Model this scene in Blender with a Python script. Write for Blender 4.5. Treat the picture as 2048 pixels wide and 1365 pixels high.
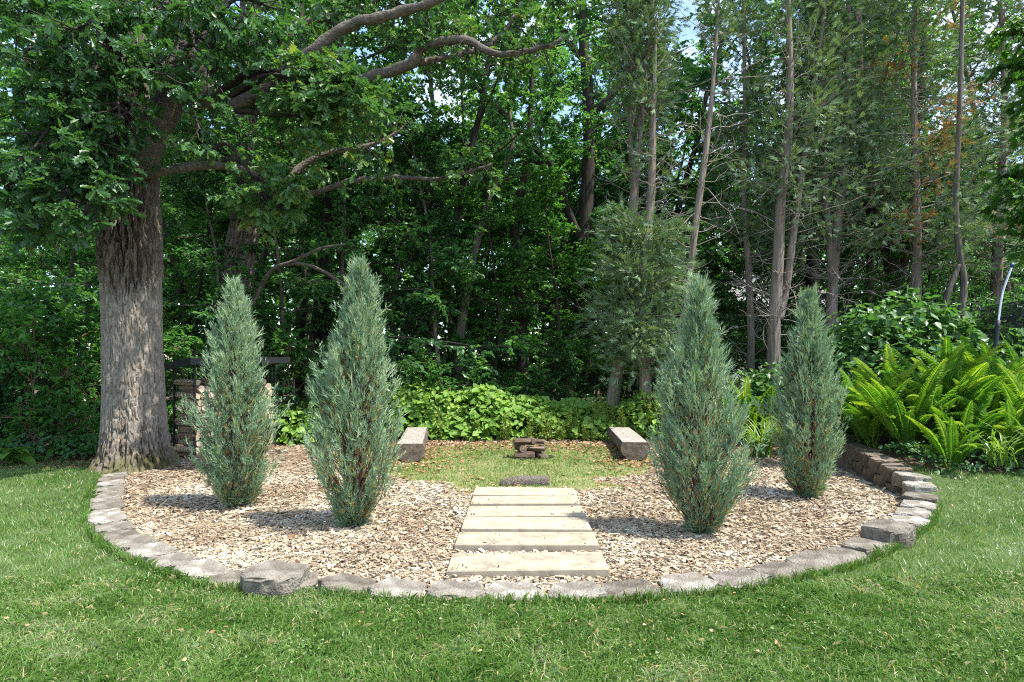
import bpy, math, random
import numpy as np
from mathutils import Vector

for o in list(bpy.data.objects):
    bpy.data.objects.remove(o)
S = bpy.context.scene
COL = S.collection
R = math.radians

# ------------------------------------------------------------------ camera, sky, sun, exposure
F, H0, HX, HY = 1230.0, 1.5, 1024.0, 735.0          # focal length in photo pixels, eye height, horizon
cam = bpy.data.cameras.new('camera')
cam.sensor_width = 36.0
cam.lens = 36.0 * F / 2048.0
cam.shift_y = (HY - 682.5) / 2048.0
cam.clip_end = 600.0
co = bpy.data.objects.new('camera', cam)
co.location = (0, 0, H0)
co.rotation_euler = (R(90), 0, 0)
COL.objects.link(co)
S.camera = co

SUN_EL, SUN_A = R(63), R(20)                          # high sun from the right, a little in front
sunv = Vector((math.cos(SUN_EL) * math.cos(SUN_A), -math.cos(SUN_EL) * math.sin(SUN_A), math.sin(SUN_EL)))
sl = bpy.data.lights.new('sun', 'SUN')
sl.energy = 3.7
sl.angle = R(0.8)
sl.color = (1.0, 0.955, 0.88)
so = bpy.data.objects.new('sun', sl)
so.rotation_euler = sunv.to_track_quat('Z', 'Y').to_euler()
so.location = (20, -5, 40)
COL.objects.link(so)

W = bpy.data.worlds.new('World')
S.world = W
W.use_nodes = True
nt = W.node_tree
nt.nodes.clear()
def wn(t, **k):
    n = nt.nodes.new(t)
    for a, b in k.items():
        setattr(n, a, b)
    return n
sky = wn('ShaderNodeTexSky', sky_type='NISHITA', sun_disc=False, sun_elevation=SUN_EL, sun_rotation=R(90) + SUN_A,
         air_density=1.0, dust_density=0.6, ozone_density=1.6)
bg = wn('ShaderNodeBackground')
bg.inputs[1].default_value = 0.15
tc = wn('ShaderNodeTexCoord')
mp = wn('ShaderNodeMapping')
mp.inputs['Scale'].default_value = (2.2, 2.2, 5.0)
mp.inputs['Location'].default_value = (0.35, 0.1, 0.4)
nz = wn('ShaderNodeTexNoise')
nz.inputs['Scale'].default_value = 1.5
nz.inputs['Detail'].default_value = 7
nz.inputs['Roughness'].default_value = 0.58
cr = wn('ShaderNodeValToRGB')
cr.color_ramp.elements[0].position = 0.50
cr.color_ramp.elements[1].position = 0.72
mx = wn('ShaderNodeMix', data_type='RGBA')
mx.inputs[7].default_value = (5.0, 5.4, 6.0, 1)
L = nt.links.new
L(tc.outputs['Generated'], mp.inputs[0]); L(mp.outputs[0], nz.inputs['Vector']); L(nz.outputs[0], cr.inputs[0])
L(cr.outputs[0], mx.inputs[0]); L(sky.outputs[0], mx.inputs[6]); L(mx.outputs[2], bg.inputs[0])
L(bg.outputs[0], wn('ShaderNodeOutputWorld').inputs[0])

S.view_settings.view_transform = 'Standard'
S.view_settings.look = 'None'
S.view_settings.exposure = 1.5
S.view_settings.gamma = 1.0
S.render.engine = 'CYCLES'
c = S.cycles
c.max_bounces = 7
c.diffuse_bounces = 4
c.glossy_bounces = 2
c.transmission_bounces = 5
c.transparent_max_bounces = 4
c.caustics_reflective = False
c.caustics_refractive = False
c.use_denoising = False
c.denoising_input_passes = 'RGB_ALBEDO_NORMAL'
c.denoising_prefilter = 'ACCURATE'
c.pixel_filter_type = 'BLACKMAN_HARRIS'
c.filter_width = 1.1
c.use_adaptive_sampling = False
c.adaptive_threshold = 0.02
c.sample_clamp_indirect = 3.0

# ------------------------------------------------------------------ helpers
def G(px, py, z=0.0):
    "ground point seen at a photo pixel, at height z"
    d = F * (H0 - z) / (py - HY)
    return np.array([(px - HX) * d / F, d, z])
def P(px, py, d):
    "point at depth d seen at a photo pixel"
    return np.array([(px - HX) * d / F, d, H0 - (py - HY) * d / F])
def nrm(a):
    return a / np.maximum(np.linalg.norm(a, axis=-1, keepdims=True), 1e-9)
def sm(a, b, x):
    t = np.clip((np.asarray(x, float) - a) / (b - a), 0, 1)
    return t * t * (3 - 2 * t)
def _h(i, j, k, s):
    n = (i * 374761393 + j * 668265263 + k * 2147483647 + s * 974634777).astype(np.int64) & 0xFFFFFFFF
    n = ((n ^ (n >> 13)) * 1274126177) & 0xFFFFFFFF
    n = ((n ^ (n >> 16)) * 2246822519) & 0xFFFFFFFF
    return ((n ^ (n >> 15)) & 0xFFFFFF) / float(0xFFFFFF)
def vnoise(p, s=0):
    p = np.asarray(p, float)
    i = np.floor(p).astype(np.int64)
    f = p - i
    f = f * f * (3 - 2 * f)
    r = 0
    for a in (0, 1):
        for b in (0, 1):
            for d in (0, 1):
                w = (f[..., 0] if a else 1 - f[..., 0]) * (f[..., 1] if b else 1 - f[..., 1]) * (f[..., 2] if d else 1 - f[..., 2])
                r = r + w * _h(i[..., 0] + a, i[..., 1] + b, i[..., 2] + d, s)
    return r
def fbm(p, o=4, s=0):
    p = np.asarray(p, float); r = 0; a = 0.5; t = 0
    for k in range(o):
        r = r + a * vnoise(p * 2 ** k, s + k); t += a; a *= 0.5
    return r / t

class MB:
    "collects vertices, polygons of any size and a tint per vertex"
    def __init__(self):
        self.V = []; self.F = {}; self.T = []; self.n = 0
    def add(self, V, faces, tint=0.5):
        V = np.asarray(V, float).reshape(-1, 3)
        for f in (faces if isinstance(faces, (list, tuple)) and len(faces) and isinstance(faces[0], np.ndarray) and faces[0].ndim == 2 else [faces]):
            f = np.asarray(f, np.int64)
            self.F.setdefault(f.shape[1], []).append(f + self.n)
        self.V.append(V)
        self.T.append(np.broadcast_to(np.asarray(tint, float), (len(V),)).astype(float))
        self.n += len(V)
    def mesh(self, name, mat, smooth=False, org=(0, 0, 0)):
        V = np.concatenate(self.V) - np.asarray(org, float)
        T = np.concatenate(self.T)
        sizes, loops = [], []
        for k, fs in self.F.items():
            f = np.concatenate(fs)
            sizes.append(np.full(len(f), k, np.int64)); loops.append(f.ravel())
        sizes = np.concatenate(sizes); loops = np.concatenate(loops)
        me = bpy.data.meshes.new(name)
        me.vertices.add(len(V)); me.vertices.foreach_set('co', V.astype(np.float32).ravel())
        me.loops.add(len(loops)); me.loops.foreach_set('vertex_index', loops.astype(np.int32))
        me.polygons.add(len(sizes))
        st = np.concatenate([[0], np.cumsum(sizes)[:-1]])
        me.polygons.foreach_set('loop_start', st.astype(np.int32))
        if smooth:
            me.polygons.foreach_set('use_smooth', np.ones(len(sizes), bool))
        else:
            me.polygons.foreach_set('use_smooth', np.zeros(len(sizes), bool))
        me.update(calc_edges=True)
        a = me.attributes.new('tint', 'FLOAT', 'POINT')
        a.data.foreach_set('value', T.astype(np.float32))
        for m in (mat if isinstance(mat, (list, tuple)) else [mat]):
            me.materials.append(m)
        return me

def obj(name, me, parent=None, loc=None, rot=None, label=None, cat=None, group=None, kind=None):
    o = bpy.data.objects.new(name, me)
    COL.objects.link(o)
    if parent is not None:
        o.parent = parent
    if loc is not None:
        o.location = loc
    if rot is not None:
        o.rotation_euler = rot
    if label: o['label'] = label
    if cat: o['category'] = cat
    if group: o['group'] = group
    if kind: o['kind'] = kind
    return o
def thing(name, label, cat, loc=(0, 0, 0), rotz=0, group=None, scale=1.0):
    e = obj(name, None, None, tuple(float(v) for v in loc), (0, 0, rotz), label, cat, group)
    e.empty_display_size = 0.1
    e.scale = (scale,) * 3
    return e

def tube(mb, path, rad, m=6, tint=0.5, wob=0.0, rng=None, cap=True):
    path = np.asarray(path, float); n = len(path)
    rad = np.broadcast_to(np.asarray(rad, float), (n,))
    t = nrm(np.gradient(path, axis=0))
    ref = np.array([0, 0, 1.0]) if abs(t[:, 2]).mean() < 0.8 else np.array([1.0, 0, 0])
    u = nrm(np.cross(t, ref)); v = np.cross(t, u)
    a = np.linspace(0, 2 * math.pi, m, endpoint=False)
    rr = rad[:, None] * np.ones((1, m))
    if wob and rng is not None:
        rr = rr * (1 + wob * (rng.random((n, m)) - 0.5))
    V = path[:, None, :] + rr[..., None] * (np.cos(a)[None, :, None] * u[:, None, :] + np.sin(a)[None, :, None] * v[:, None, :])
    i = np.arange(n - 1)[:, None] * m; j = np.arange(m)[None, :]; k = (j + 1) % m
    q = np.stack([i + j, i + k, i + m + k, i + m + j], -1).reshape(-1, 4)
    faces = [q]
    if cap and m >= 3:
        faces += [np.arange(m)[None, ::-1].copy(), (np.arange(m) + (n - 1) * m)[None, :]]
    mb.add(V.reshape(-1, 3), faces, tint if np.isscalar(tint) else np.repeat(tint, m))

def spline(pts, n=40):
    "Catmull-Rom through points of any dimension"
    p = np.asarray(pts, float)
    p = np.vstack([2 * p[0] - p[1], p, 2 * p[-1] - p[-2]])
    u = np.linspace(0, len(p) - 3 - 1e-6, n); i = u.astype(int); f = (u - i)[:, None]
    a, b, c_, d = p[i], p[i + 1], p[i + 2], p[i + 3]
    return 0.5 * ((2 * b) + (-a + c_) * f + (2 * a - 5 * b + 4 * c_ - d) * f ** 2 + (-a + 3 * b - 3 * c_ + d) * f ** 3)

def wander(rng, start, d, length, n, curv=0.15, up=0.0):
    p = [np.asarray(start, float)]; d = nrm(np.asarray(d, float))
    for k in range(n):
        d = nrm(d + rng.normal(size=3) * curv + np.array([0, 0, up]))
        p.append(p[-1] + d * length / n)
    return np.array(p)

# leaf templates: verts (x side, y along, z out of plane) and polygons
def _sym(right, mid):
    "leaf of two n-gon halves folded on the midrib"
    r = np.array(right, float); l = r * [-1, 1, 1]
    V = np.vstack([[[0, 0, 0]], r, [[0, 1, mid]], l])
    n = len(r)
    A = np.array([[0] + list(range(1, n + 1)) + [n + 1]])
    B = np.array([[0, n + 1] + list(range(2 * n + 1, n + 1, -1))])
    return V, [A, B]
T_RHOMB = _sym([(.30, .45, .07)], -.10)
T_OVATE = _sym([(.26, .22, .06), (.27, .58, .05)], -.10)
T_HEART = _sym([(.30, -.06, .03), (.50, .25, .08), (.34, .66, .04)], -.14)
T_OAK = _sym([(.05, .14, .01), (.20, .20, .05), (.09, .34, .02), (.32, .47, .08), (.13, .58, .03), (.34, .74, .06), (.14, .80, .02), (.16, .95, .0)], -.14)
T_OAK2 = _sym([(.18, .18, .05), (.09, .34, .02), (.32, .50, .08), (.13, .60, .03), (.30, .80, .05)], -.14)
T_MAPLE = _sym([(.34, -.04, .03), (.24, .16, .03), (.56, .36, .03), (.26, .44, .05), (.30, .74, .02), (.12, .68, .02)], -.10)
def leaves(mb, pos, d, n, size, tmpl, tint):
    V, fs = tmpl
    d = nrm(d); s = nrm(np.cross(d, n)); n2 = np.cross(s, d)
    size = np.broadcast_to(np.asarray(size, float), (len(pos),))
    X = pos[:, None, :] + size[:, None, None] * (V[None, :, 0:1] * s[:, None, :] + V[None, :, 1:2] * d[:, None, :] + V[None, :, 2:3] * n2[:, None, :])
    off = (np.arange(len(pos)) * len(V))[:, None, None]
    faces = [(f[None] + off).reshape(-1, f.shape[1]) for f in fs]
    mb.add(X.reshape(-1, 3), faces, np.repeat(np.broadcast_to(tint, (len(pos),)), len(V)))

def sprays(mb, rng, pos, ax, L_, k, spread, wid, tint, flat=False, side=None):
    "needle/scale sprays: k thin blades leaving an axis"
    N = len(pos); ax = nrm(ax)
    ref = nrm(rng.normal(size=(N, 3))) if side is None else side
    s = nrm(np.cross(ax, ref)); t = np.cross(ax, s)
    L_ = np.broadcast_to(L_, (N,))
    for j in range(k):
        u = 0.0 if j == 0 else (j - 0.5) / k * 0.75
        if j == 0:
            dr = ax; ln = L_
        else:
            if flat:
                ph = np.where(j % 2, 0.0, math.pi) + rng.normal(0, .25, N)
            else:
                ph = rng.random(N) * 2 * math.pi
            sp = spread * rng.uniform(.6, 1.2, N)
            dr = ax * np.cos(sp)[:, None] + (s * np.cos(ph)[:, None] + t * np.sin(ph)[:, None]) * np.sin(sp)[:, None]
            ln = L_ * (1 - .75 * u) * rng.uniform(.45, .75, N)
        b = pos + ax * (L_ * u)[:, None]
        e = b + dr * ln[:, None]
        w = nrm(np.cross(dr, t if flat else nrm(rng.normal(size=(N, 3))))) * (wid * ln ** .5)[:, None]
        V = np.stack([b - w, b + w, e], 1)
        mb.add(V.reshape(-1, 3), np.arange(N * 3).reshape(N, 3), np.repeat(np.broadcast_to(tint, (N,)), 3))

# ------------------------------------------------------------------ materials
def mat_new(name):
    m = bpy.data.materials.new(name); m.use_nodes = True
    n = m.node_tree; n.nodes.clear()
    return m, n
def ramp(n, stops):
    r = n.nodes.new('ShaderNodeValToRGB')
    e = r.color_ramp.elements
    while len(e) > 1: e.remove(e[-1])
    e[0].position = stops[0][0]; e[0].color = (*stops[0][1], 1)
    for p, c_ in stops[1:]:
        x = e.new(p); x.color = (*c_, 1)
    return r
def leaf_mat(name, stops, trans=0.35, tcol=1.5, rough=0.45, spec=0.4, rnd=0.0):
    m, n = mat_new(name)
    at = n.nodes.new('ShaderNodeAttribute'); at.attribute_name = 'tint'
    r = ramp(n, stops)
    p = n.nodes.new('ShaderNodeBsdfPrincipled')
    p.inputs['Roughness'].default_value = rough
    p.inputs['Specular IOR Level'].default_value = spec
    t = n.nodes.new('ShaderNodeBsdfTranslucent')
    mxc = n.nodes.new('ShaderNodeMix'); mxc.data_type = 'RGBA'; mxc.blend_type = 'MULTIPLY'
    mxc.inputs[0].default_value = 1.0
    mxc.inputs[7].default_value = (tcol * 1.15, tcol * 1.2, tcol * 0.5, 1)
    ms = n.nodes.new('ShaderNodeMixShader'); ms.inputs[0].default_value = trans
    o = n.nodes.new('ShaderNodeOutputMaterial')
    l = n.links.new
    if rnd:
        oi = n.nodes.new('ShaderNodeObjectInfo'); ma = n.nodes.new('ShaderNodeMath'); ma.operation = 'MULTIPLY_ADD'; ma.inputs[1].default_value = rnd
        sb = n.nodes.new('ShaderNodeMath'); sb.operation = 'SUBTRACT'; sb.inputs[1].default_value = rnd / 2
        l(oi.outputs['Random'], ma.inputs[0]); l(at.outputs['Fac'], ma.inputs[2]); l(ma.outputs[0], sb.inputs[0]); l(sb.outputs[0], r.inputs[0])
    else:
        l(at.outputs['Fac'], r.inputs[0])
    l(r.outputs[0], p.inputs['Base Color']); l(r.outputs[0], mxc.inputs[6])
    l(mxc.outputs[2], t.inputs[0]); l(p.outputs[0], ms.inputs[1]); l(t.outputs[0], ms.inputs[2]); l(ms.outputs[0], o.inputs[0])
    return m
def noise_mat(name, stops, scale=(1, 1, 1), ns=8.0, detail=6, rough=0.85, bump=0.0, bscale=None, dist=0.02, tint=None, spec=0.3, rnd=0.0):
    "colour from stretched noise in object space, bump from a second noise; tint = stops blended in by the tint attribute"
    m, n = mat_new(name); l = n.links.new
    tc_ = n.nodes.new('ShaderNodeTexCoord'); mp_ = n.nodes.new('ShaderNodeMapping'); mp_.inputs['Scale'].default_value = scale
    nz_ = n.nodes.new('ShaderNodeTexNoise'); nz_.inputs['Scale'].default_value = ns; nz_.inputs['Detail'].default_value = detail
    nz_.inputs['Roughness'].default_value = 0.65
    r = ramp(n, stops)
    p = n.nodes.new('ShaderNodeBsdfPrincipled'); p.inputs['Roughness'].default_value = rough; p.inputs['Specular IOR Level'].default_value = spec
    o = n.nodes.new('ShaderNodeOutputMaterial')
    l(tc_.outputs['Object'], mp_.inputs[0]); l(mp_.outputs[0], nz_.inputs['Vector'])
    fac = nz_.outputs[0]
    if rnd:
        oi = n.nodes.new('ShaderNodeObjectInfo')
        ma = n.nodes.new('ShaderNodeMath'); ma.operation = 'MULTIPLY_ADD'; ma.inputs[1].default_value = rnd
        sb = n.nodes.new('ShaderNodeMath'); sb.operation = 'SUBTRACT'; sb.inputs[1].default_value = rnd / 2
        l(oi.outputs['Random'], ma.inputs[0]); l(nz_.outputs[0], ma.inputs[2]); l(ma.outputs[0], sb.inputs[0]); fac = sb.outputs[0]
    l(fac, r.inputs[0])
    colr = r.outputs[0]
    if tint:
        at = n.nodes.new('ShaderNodeAttribute'); at.attribute_name = 'tint'
        r2 = ramp(n, tint); l(fac, r2.inputs[0])
        mx_ = n.nodes.new('ShaderNodeMix'); mx_.data_type = 'RGBA'
        l(at.outputs['Fac'], mx_.inputs[0]); l(colr, mx_.inputs[6]); l(r2.outputs[0], mx_.inputs[7]); colr = mx_.outputs[2]
    l(colr, p.inputs['Base Color'])
    if bump:
        nb = n.nodes.new('ShaderNodeTexNoise'); nb.inputs['Scale'].default_value = bscale or ns * 3; nb.inputs['Detail'].default_value = 5
        bp = n.nodes.new('ShaderNodeBump'); bp.inputs['Strength'].default_value = bump; bp.inputs['Distance'].default_value = dist
        l(mp_.outputs[0], nb.inputs['Vector']); l(nb.outputs[0], bp.inputs['Height']); l(bp.outputs[0], p.inputs['Normal'])
    l(p.outputs[0], o.inputs[0])
    return m
def tint_mat(name, stops, rough=0.8, spec=0.3):
    m, n = mat_new(name); l = n.links.new
    at = n.nodes.new('ShaderNodeAttribute'); at.attribute_name = 'tint'
    r = ramp(n, stops); p = n.nodes.new('ShaderNodeBsdfPrincipled'); p.inputs['Roughness'].default_value = rough
    p.inputs['Specular IOR Level'].default_value = spec
    o = n.nodes.new('ShaderNodeOutputMaterial')
    l(at.outputs['Fac'], r.inputs[0]); l(r.outputs[0], p.inputs['Base Color']); l(p.outputs[0], o.inputs[0])
    return m

M = {}
M['grass'] = leaf_mat('grass_blades', [(0, (0.058, 0.126, 0.019)), (.3, (0.088, 0.181, 0.028)), (.55, (0.136, 0.237, 0.048)), (.75, (0.188, 0.272, 0.095)), (.86, (0.260, 0.323, 0.180)), (.93, (0.396, 0.364, 0.162)), (1, (0.521, 0.434, 0.237))], .30, 1.3, .40, .5)
M['clearing'] = leaf_mat('clearing_grass', [(0, (0.086, 0.155, 0.030)), (.5, (0.146, 0.233, 0.045)), (.8, (0.215, 0.272, 0.080)), (1, (0.361, 0.330, 0.160))], .3, 1.3, .5)
M['juniper'] = leaf_mat('juniper_scale', [(0, (0.114, 0.196, 0.112)), (.35, (0.196, 0.303, 0.181)), (.65, (0.309, 0.426, 0.265)), (.8, (0.418, 0.506, 0.281)), (.88, (0.405, 0.392, 0.147)), (1, (0.377, 0.216, 0.096))], .16, 1.0, .55, .3)
M['oakleaf'] = leaf_mat('oak_leaf', [(0, (0.031, 0.089, 0.029)), (.6, (0.057, 0.140, 0.040)), (.9, (0.108, 0.194, 0.043)), (1, (0.187, 0.245, 0.051))], .30, 1.7, .38, .5)
M['leaf_a'] = leaf_mat('wood_leaf_mid', [(0, (0.036, 0.116, 0.026)), (.6, (0.070, 0.186, 0.035)), (1, (0.126, 0.251, 0.051))], .42, 2.0, .42, .5)
M['leaf_b'] = leaf_mat('wood_leaf_dark', [(0, (0.032, 0.108, 0.038)), (.6, (0.062, 0.161, 0.052)), (1, (0.109, 0.218, 0.062))], .36, 1.8, .38, .5)
M['leaf_c'] = leaf_mat('wood_leaf_light', [(0, (0.055, 0.138, 0.022)), (.6, (0.103, 0.221, 0.034)), (1, (0.179, 0.289, 0.048))], .45, 1.9, .45, .4)
M['maple'] = leaf_mat('maple_leaf', [(0, (.03, .09, .012)), (1, (.07, .16, .02))], .42, 1.9, .4)
M['bank'] = leaf_mat('bank_leaf', [(0, (0.099, 0.205, 0.030)), (.5, (0.176, 0.308, 0.050)), (1, (0.308, 0.421, 0.090))], .34, 1.4, .5, .3)
M['shrubleaf'] = leaf_mat('shrub_leaf', [(0, (0.045, 0.122, 0.035)), (.6, (0.077, 0.172, 0.049)), (1, (0.126, 0.233, 0.070))], .34, 1.5, .4, .5)
M['cedar'] = leaf_mat('cedar_spray', [(0, (0.081, 0.146, 0.065)), (.6, (0.146, 0.221, 0.108)), (.93, (0.216, 0.292, 0.146)), (.96, (0.292, 0.167, 0.076)), (1, (0.324, 0.184, 0.076))], .22, 1.3, .6, .2)
M['fern'] = leaf_mat('fern_frond', [(0, (0.048, 0.136, 0.018)), (.45, (0.097, 0.217, 0.022)), (.8, (0.165, 0.299, 0.028)), (1, (0.260, 0.359, 0.040))], .46, 1.4, .55, .15, rnd=.75)
M['strap'] = leaf_mat('strap_leaf', [(0, (.10, .20, .03)), (1, (.22, .32, .06))], .35, 1.4, .4)
M['hosta'] = leaf_mat('hosta_leaf', [(0, (.07, .17, .025)), (1, (.14, .27, .045))], .3, 1.5, .4)
M['stalk'] = leaf_mat('stalk_plant', [(0, (.12, .19, .03)), (.6, (.22, .28, .05)), (.85, (.36, .36, .10)), (1, (.38, .22, .06))], .35, 1.3, .5)
M['bark'] = noise_mat('grey_bark', [(.25, (.045, .036, .028)), (.5, (.11, .092, .072)), (.75, (.19, .165, .135))], (1, 1, .12), 16, 6, .9, .9, 22, .03)
M['darkbark'] = noise_mat('dark_bark', [(.25, (0.018, 0.014, 0.011)), (.5, (0.040, 0.032, 0.024)), (.8, (0.080, 0.068, 0.052))], (1, 1, .15), 16, 6, .9, .8, 20, .03)
M['cedarbark'] = noise_mat('cedar_bark', [(.25, (.085, .062, .046)), (.5, (.20, .16, .125)), (.75, (.32, .275, .225))], (1, 1, .06), 22, 6, .9, .9, 40, .02)
M['oakbark'] = noise_mat('oak_trunk_bark', [(.25, (.115, .096, .073)), (.5, (.215, .185, .147)), (.72, (.35, .31, .255))], (1, 1, .38), 26, 10, .92, 1.0, 50, .022,
                         tint=[(.25, (.06, .046, .033)), (.5, (.13, .105, .08)), (.75, (.23, .195, .155))])
M['limbbark'] = noise_mat('limb_bark', [(.25, (0.041, 0.035, 0.027)), (.5, (0.107, 0.089, 0.071)), (.75, (0.199, 0.174, 0.141))], (1, 1, 1), 14, 9, .92, 1.0, 38, .03)
M['deadwood'] = noise_mat('dead_wood', [(.3, (0.161, 0.132, 0.104)), (.7, (0.340, 0.293, 0.246))], (1, 1, .3), 12, 4, .9, .5)
M['twig'] = noise_mat('red_twig', [(.3, (.09, .045, .03)), (.7, (.20, .11, .07))], (1, 1, .4), 20, 3, .9)
M['soil'] = noise_mat('mulch_soil', [(.25, (0.108, 0.075, 0.045)), (.5, (0.223, 0.165, 0.108)), (.75, (0.363, 0.288, 0.198))], (1, 1, 1), 14, 8, .95, .8, 60, .03)
M['turf'] = noise_mat('turf_soil', [(.3, (0.042, 0.066, 0.019)), (.6, (0.072, 0.102, 0.030)), (.8, (0.120, 0.126, 0.054))], (1, 1, 1), 7, 8, .95, .5, 60)
M['floor'] = noise_mat('leafy_floor', [(.25, (.035, .026, .016)), (.5, (.085, .06, .036)), (.75, (.16, .11, .065))], (1, 1, 1), 5, 9, .95, .9, 30, .05)
M['clear_soil'] = noise_mat('clearing_soil', [(.3, (0.102, 0.133, 0.036)), (.5, (0.170, 0.190, 0.068)), (.7, (0.272, 0.228, 0.117))], (1, 1, 1), 5, 9, .95, .7, 50)
M['chip'] = tint_mat('wood_chip', [(0, (0.044, 0.029, 0.018)), (.15, (0.135, 0.089, 0.053)), (.4, (0.279, 0.208, 0.132)), (.65, (0.423, 0.343, 0.236)), (.85, (0.539, 0.469, 0.355)), (1, (0.635, 0.590, 0.489))], .85)
M['litter'] = tint_mat('dry_leaf', [(0, (0.090, 0.045, 0.023)), (.4, (0.234, 0.117, 0.054)), (.75, (0.378, 0.225, 0.117)), (1, (0.468, 0.342, 0.216))], .8)
M['block'] = noise_mat('edging_concrete', [(.30, (0.077, 0.065, 0.047)), (.42, (0.148, 0.126, 0.098)), (.52, (0.214, 0.190, 0.152)), (.60, (0.274, 0.247, 0.204)), (.72, (0.461, 0.435, 0.387))], (1, 1, 1), 5.5, 12, .93, 1.0, 70, .025, rnd=.22)
M['mossblock'] = noise_mat('mossy_block', [(.3, (0.064, 0.052, 0.033)), (.5, (0.136, 0.108, 0.078)), (.62, (0.191, 0.155, 0.114)), (.75, (0.082, 0.086, 0.024))], (1, 1, 1), 6, 9, .95, .9, 60, .02, rnd=.15)
M['slab'] = noise_mat('slab_concrete', [(.32, (0.198, 0.171, 0.125)), (.43, (0.297, 0.252, 0.182)), (.52, (0.342, 0.290, 0.209)), (.66, (0.396, 0.342, 0.254))], (1, 1, 1), 5.0, 14, .9, .5, 190, .006, rnd=.10)
M['benchtop'] = noise_mat('weathered_wood', [(.3, (0.175, 0.148, 0.119)), (.5, (0.283, 0.249, 0.213)), (.7, (0.391, 0.356, 0.312))], (14, 1.0, 14), 3, 8, .9, .6, 10, .01)
M['benchbark'] = noise_mat('bench_bark', [(.3, (0.057, 0.045, 0.033)), (.5, (0.126, 0.104, 0.081)), (.75, (0.206, 0.180, 0.145))], (9, 1.2, 9), 3, 8, .95, 1.0, 8, .03)
M['benchend'] = noise_mat('log_end', [(.3, (0.066, 0.049, 0.034)), (.5, (0.131, 0.101, 0.073)), (.75, (0.211, 0.169, 0.126))], (1, 1, 1), 12, 8, .9, .5, 40)
M['logside'] = noise_mat('split_log', [(.28, (0.199, 0.130, 0.077)), (.5, (0.457, 0.320, 0.199)), (.72, (0.716, 0.550, 0.366))], (18, 1.0, 18), 2, 6, .9, .7, 8, .02, rnd=.3)
M['logend'] = noise_mat('split_log_end', [(.3, (0.392, 0.299, 0.195)), (.7, (0.603, 0.503, 0.374))], (1, 1, 1), 10, 5, .9, .3, rnd=.25)
M['firelog'] = noise_mat('weathered_fire_log', [(.3, (.05, .033, .022)), (.5, (.13, .088, .058)), (.7, (.24, .175, .125))], (18, 1.0, 18), 2, 8, .92, .8, 9, .02, rnd=.3)
M['fireend'] = noise_mat('weathered_log_end', [(.3, (.09, .065, .045)), (.7, (.24, .18, .13))], (1, 1, 1), 10, 6, .92, .4, rnd=.25)
M['ash'] = noise_mat('charred_wood', [(.3, (.01, .01, .01)), (.7, (.05, .048, .045))], (1, 1, 1), 12, 5, .9, .5)
def plain(name, colr, rough=.5, metal=0.0, spec=.5):
    m, n = mat_new(name); p = n.nodes.new('ShaderNodeBsdfPrincipled')
    nz_ = n.nodes.new('ShaderNodeTexNoise'); nz_.inputs['Scale'].default_value = 30
    r = ramp(n, [(.3, tuple(v * .85 for v in colr)), (.7, tuple(min(1, v * 1.12) for v in colr))])
    p.inputs['Roughness'].default_value = rough; p.inputs['Metallic'].default_value = metal
    p.inputs['Specular IOR Level'].default_value = spec
    o = n.nodes.new('ShaderNodeOutputMaterial')
    n.links.new(nz_.outputs[0], r.inputs[0]); n.links.new(r.outputs[0], p.inputs['Base Color']); n.links.new(p.outputs[0], o.inputs[0])
    return m
M['blackmetal'] = plain('black_paint', (.012, .013, .016), .45)
M['wire'] = plain('steel_wire', (.12, .12, .125), .45, .8)
M['steel'] = plain('galvanised_steel', (.55, .57, .60), .3, .9)
M['blue'] = plain('blue_plastic', (.01, .07, .17), .4)
M['pad'] = plain('dark_blue_pad', (.012, .014, .035), .6)
M['green'] = plain('green_paint', (.01, .13, .12), .5)
M['rackwood'] = plain('rack_post_wood', (.22, .13, .07), .8)
M['siding'] = plain('grey_siding', (.42, .42, .41), .7)
M['roof'] = plain('shingle_roof', (.20, .19, .18), .9)
M['window'] = plain('window_glass', (.03, .04, .05), .15)
M['white'] = plain('white_trim', (.7, .7, .68), .6)
def net_mat():
    m, n = mat_new('black_netting'); l = n.links.new
    p = n.nodes.new('ShaderNodeBsdfPrincipled'); p.inputs['Base Color'].default_value = (.008, .009, .012, 1); p.inputs['Roughness'].default_value = .8
    t = n.nodes.new('ShaderNodeBsdfTransparent'); ms = n.nodes.new('ShaderNodeMixShader'); ms.inputs[0].default_value = .22
    o = n.nodes.new('ShaderNodeOutputMaterial'); l(p.outputs[0], ms.inputs[1]); l(t.outputs[0], ms.inputs[2]); l(ms.outputs[0], o.inputs[0])
    return m
M['net'] = net_mat()

# ------------------------------------------------------------------ layout of the bed
ring_px = [(228, 946, .06), (220, 970, .06), (215, 995, .06), (212, 1020, .06), (217, 1046, .06), (243, 1071, .06), (284, 1093, .06), (335, 1115, .06), (392, 1134, .06),
           (455, 1151, .06), (545, 1158, .06), (645, 1161, .06), (748, 1170, .06), (860, 1180, .055), (985, 1181, .055), (1110, 1180, .055), (1228, 1176, .055),
           (1335, 1168, .06), (1435, 1158, .06), (1530, 1143, .07), (1615, 1125, .07), (1692, 1102, .07), (1750, 1078, .075), (1800, 1048, .085), (1828, 1022, .10),
           (1838, 1000, .13), (1842, 985, .16), (1842, 970, .20), (1832, 955, .24), (1812, 941, .28), (1788, 928, .31), (1762, 914, .34), (1733, 900, .37), (1702, 888, .38), (1672, 880, .38), (1640, 873, .38), (1610, 868, .38)]
ring = spline([G(*p) for p in ring_px], 600)
seg = np.linalg.norm(np.diff(ring[:, :2], axis=0), axis=1)
arc = np.concatenate([[0], np.cumsum(seg)])
def ring_at(s):
    p = np.array([np.interp(s, arc, ring[:, k]) for k in range(3)])
    a = np.array([np.interp(s + .05, arc, ring[:, k]) - np.interp(s - .05, arc, ring[:, k]) for k in range(2)])
    return p, math.atan2(a[1], a[0])
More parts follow.
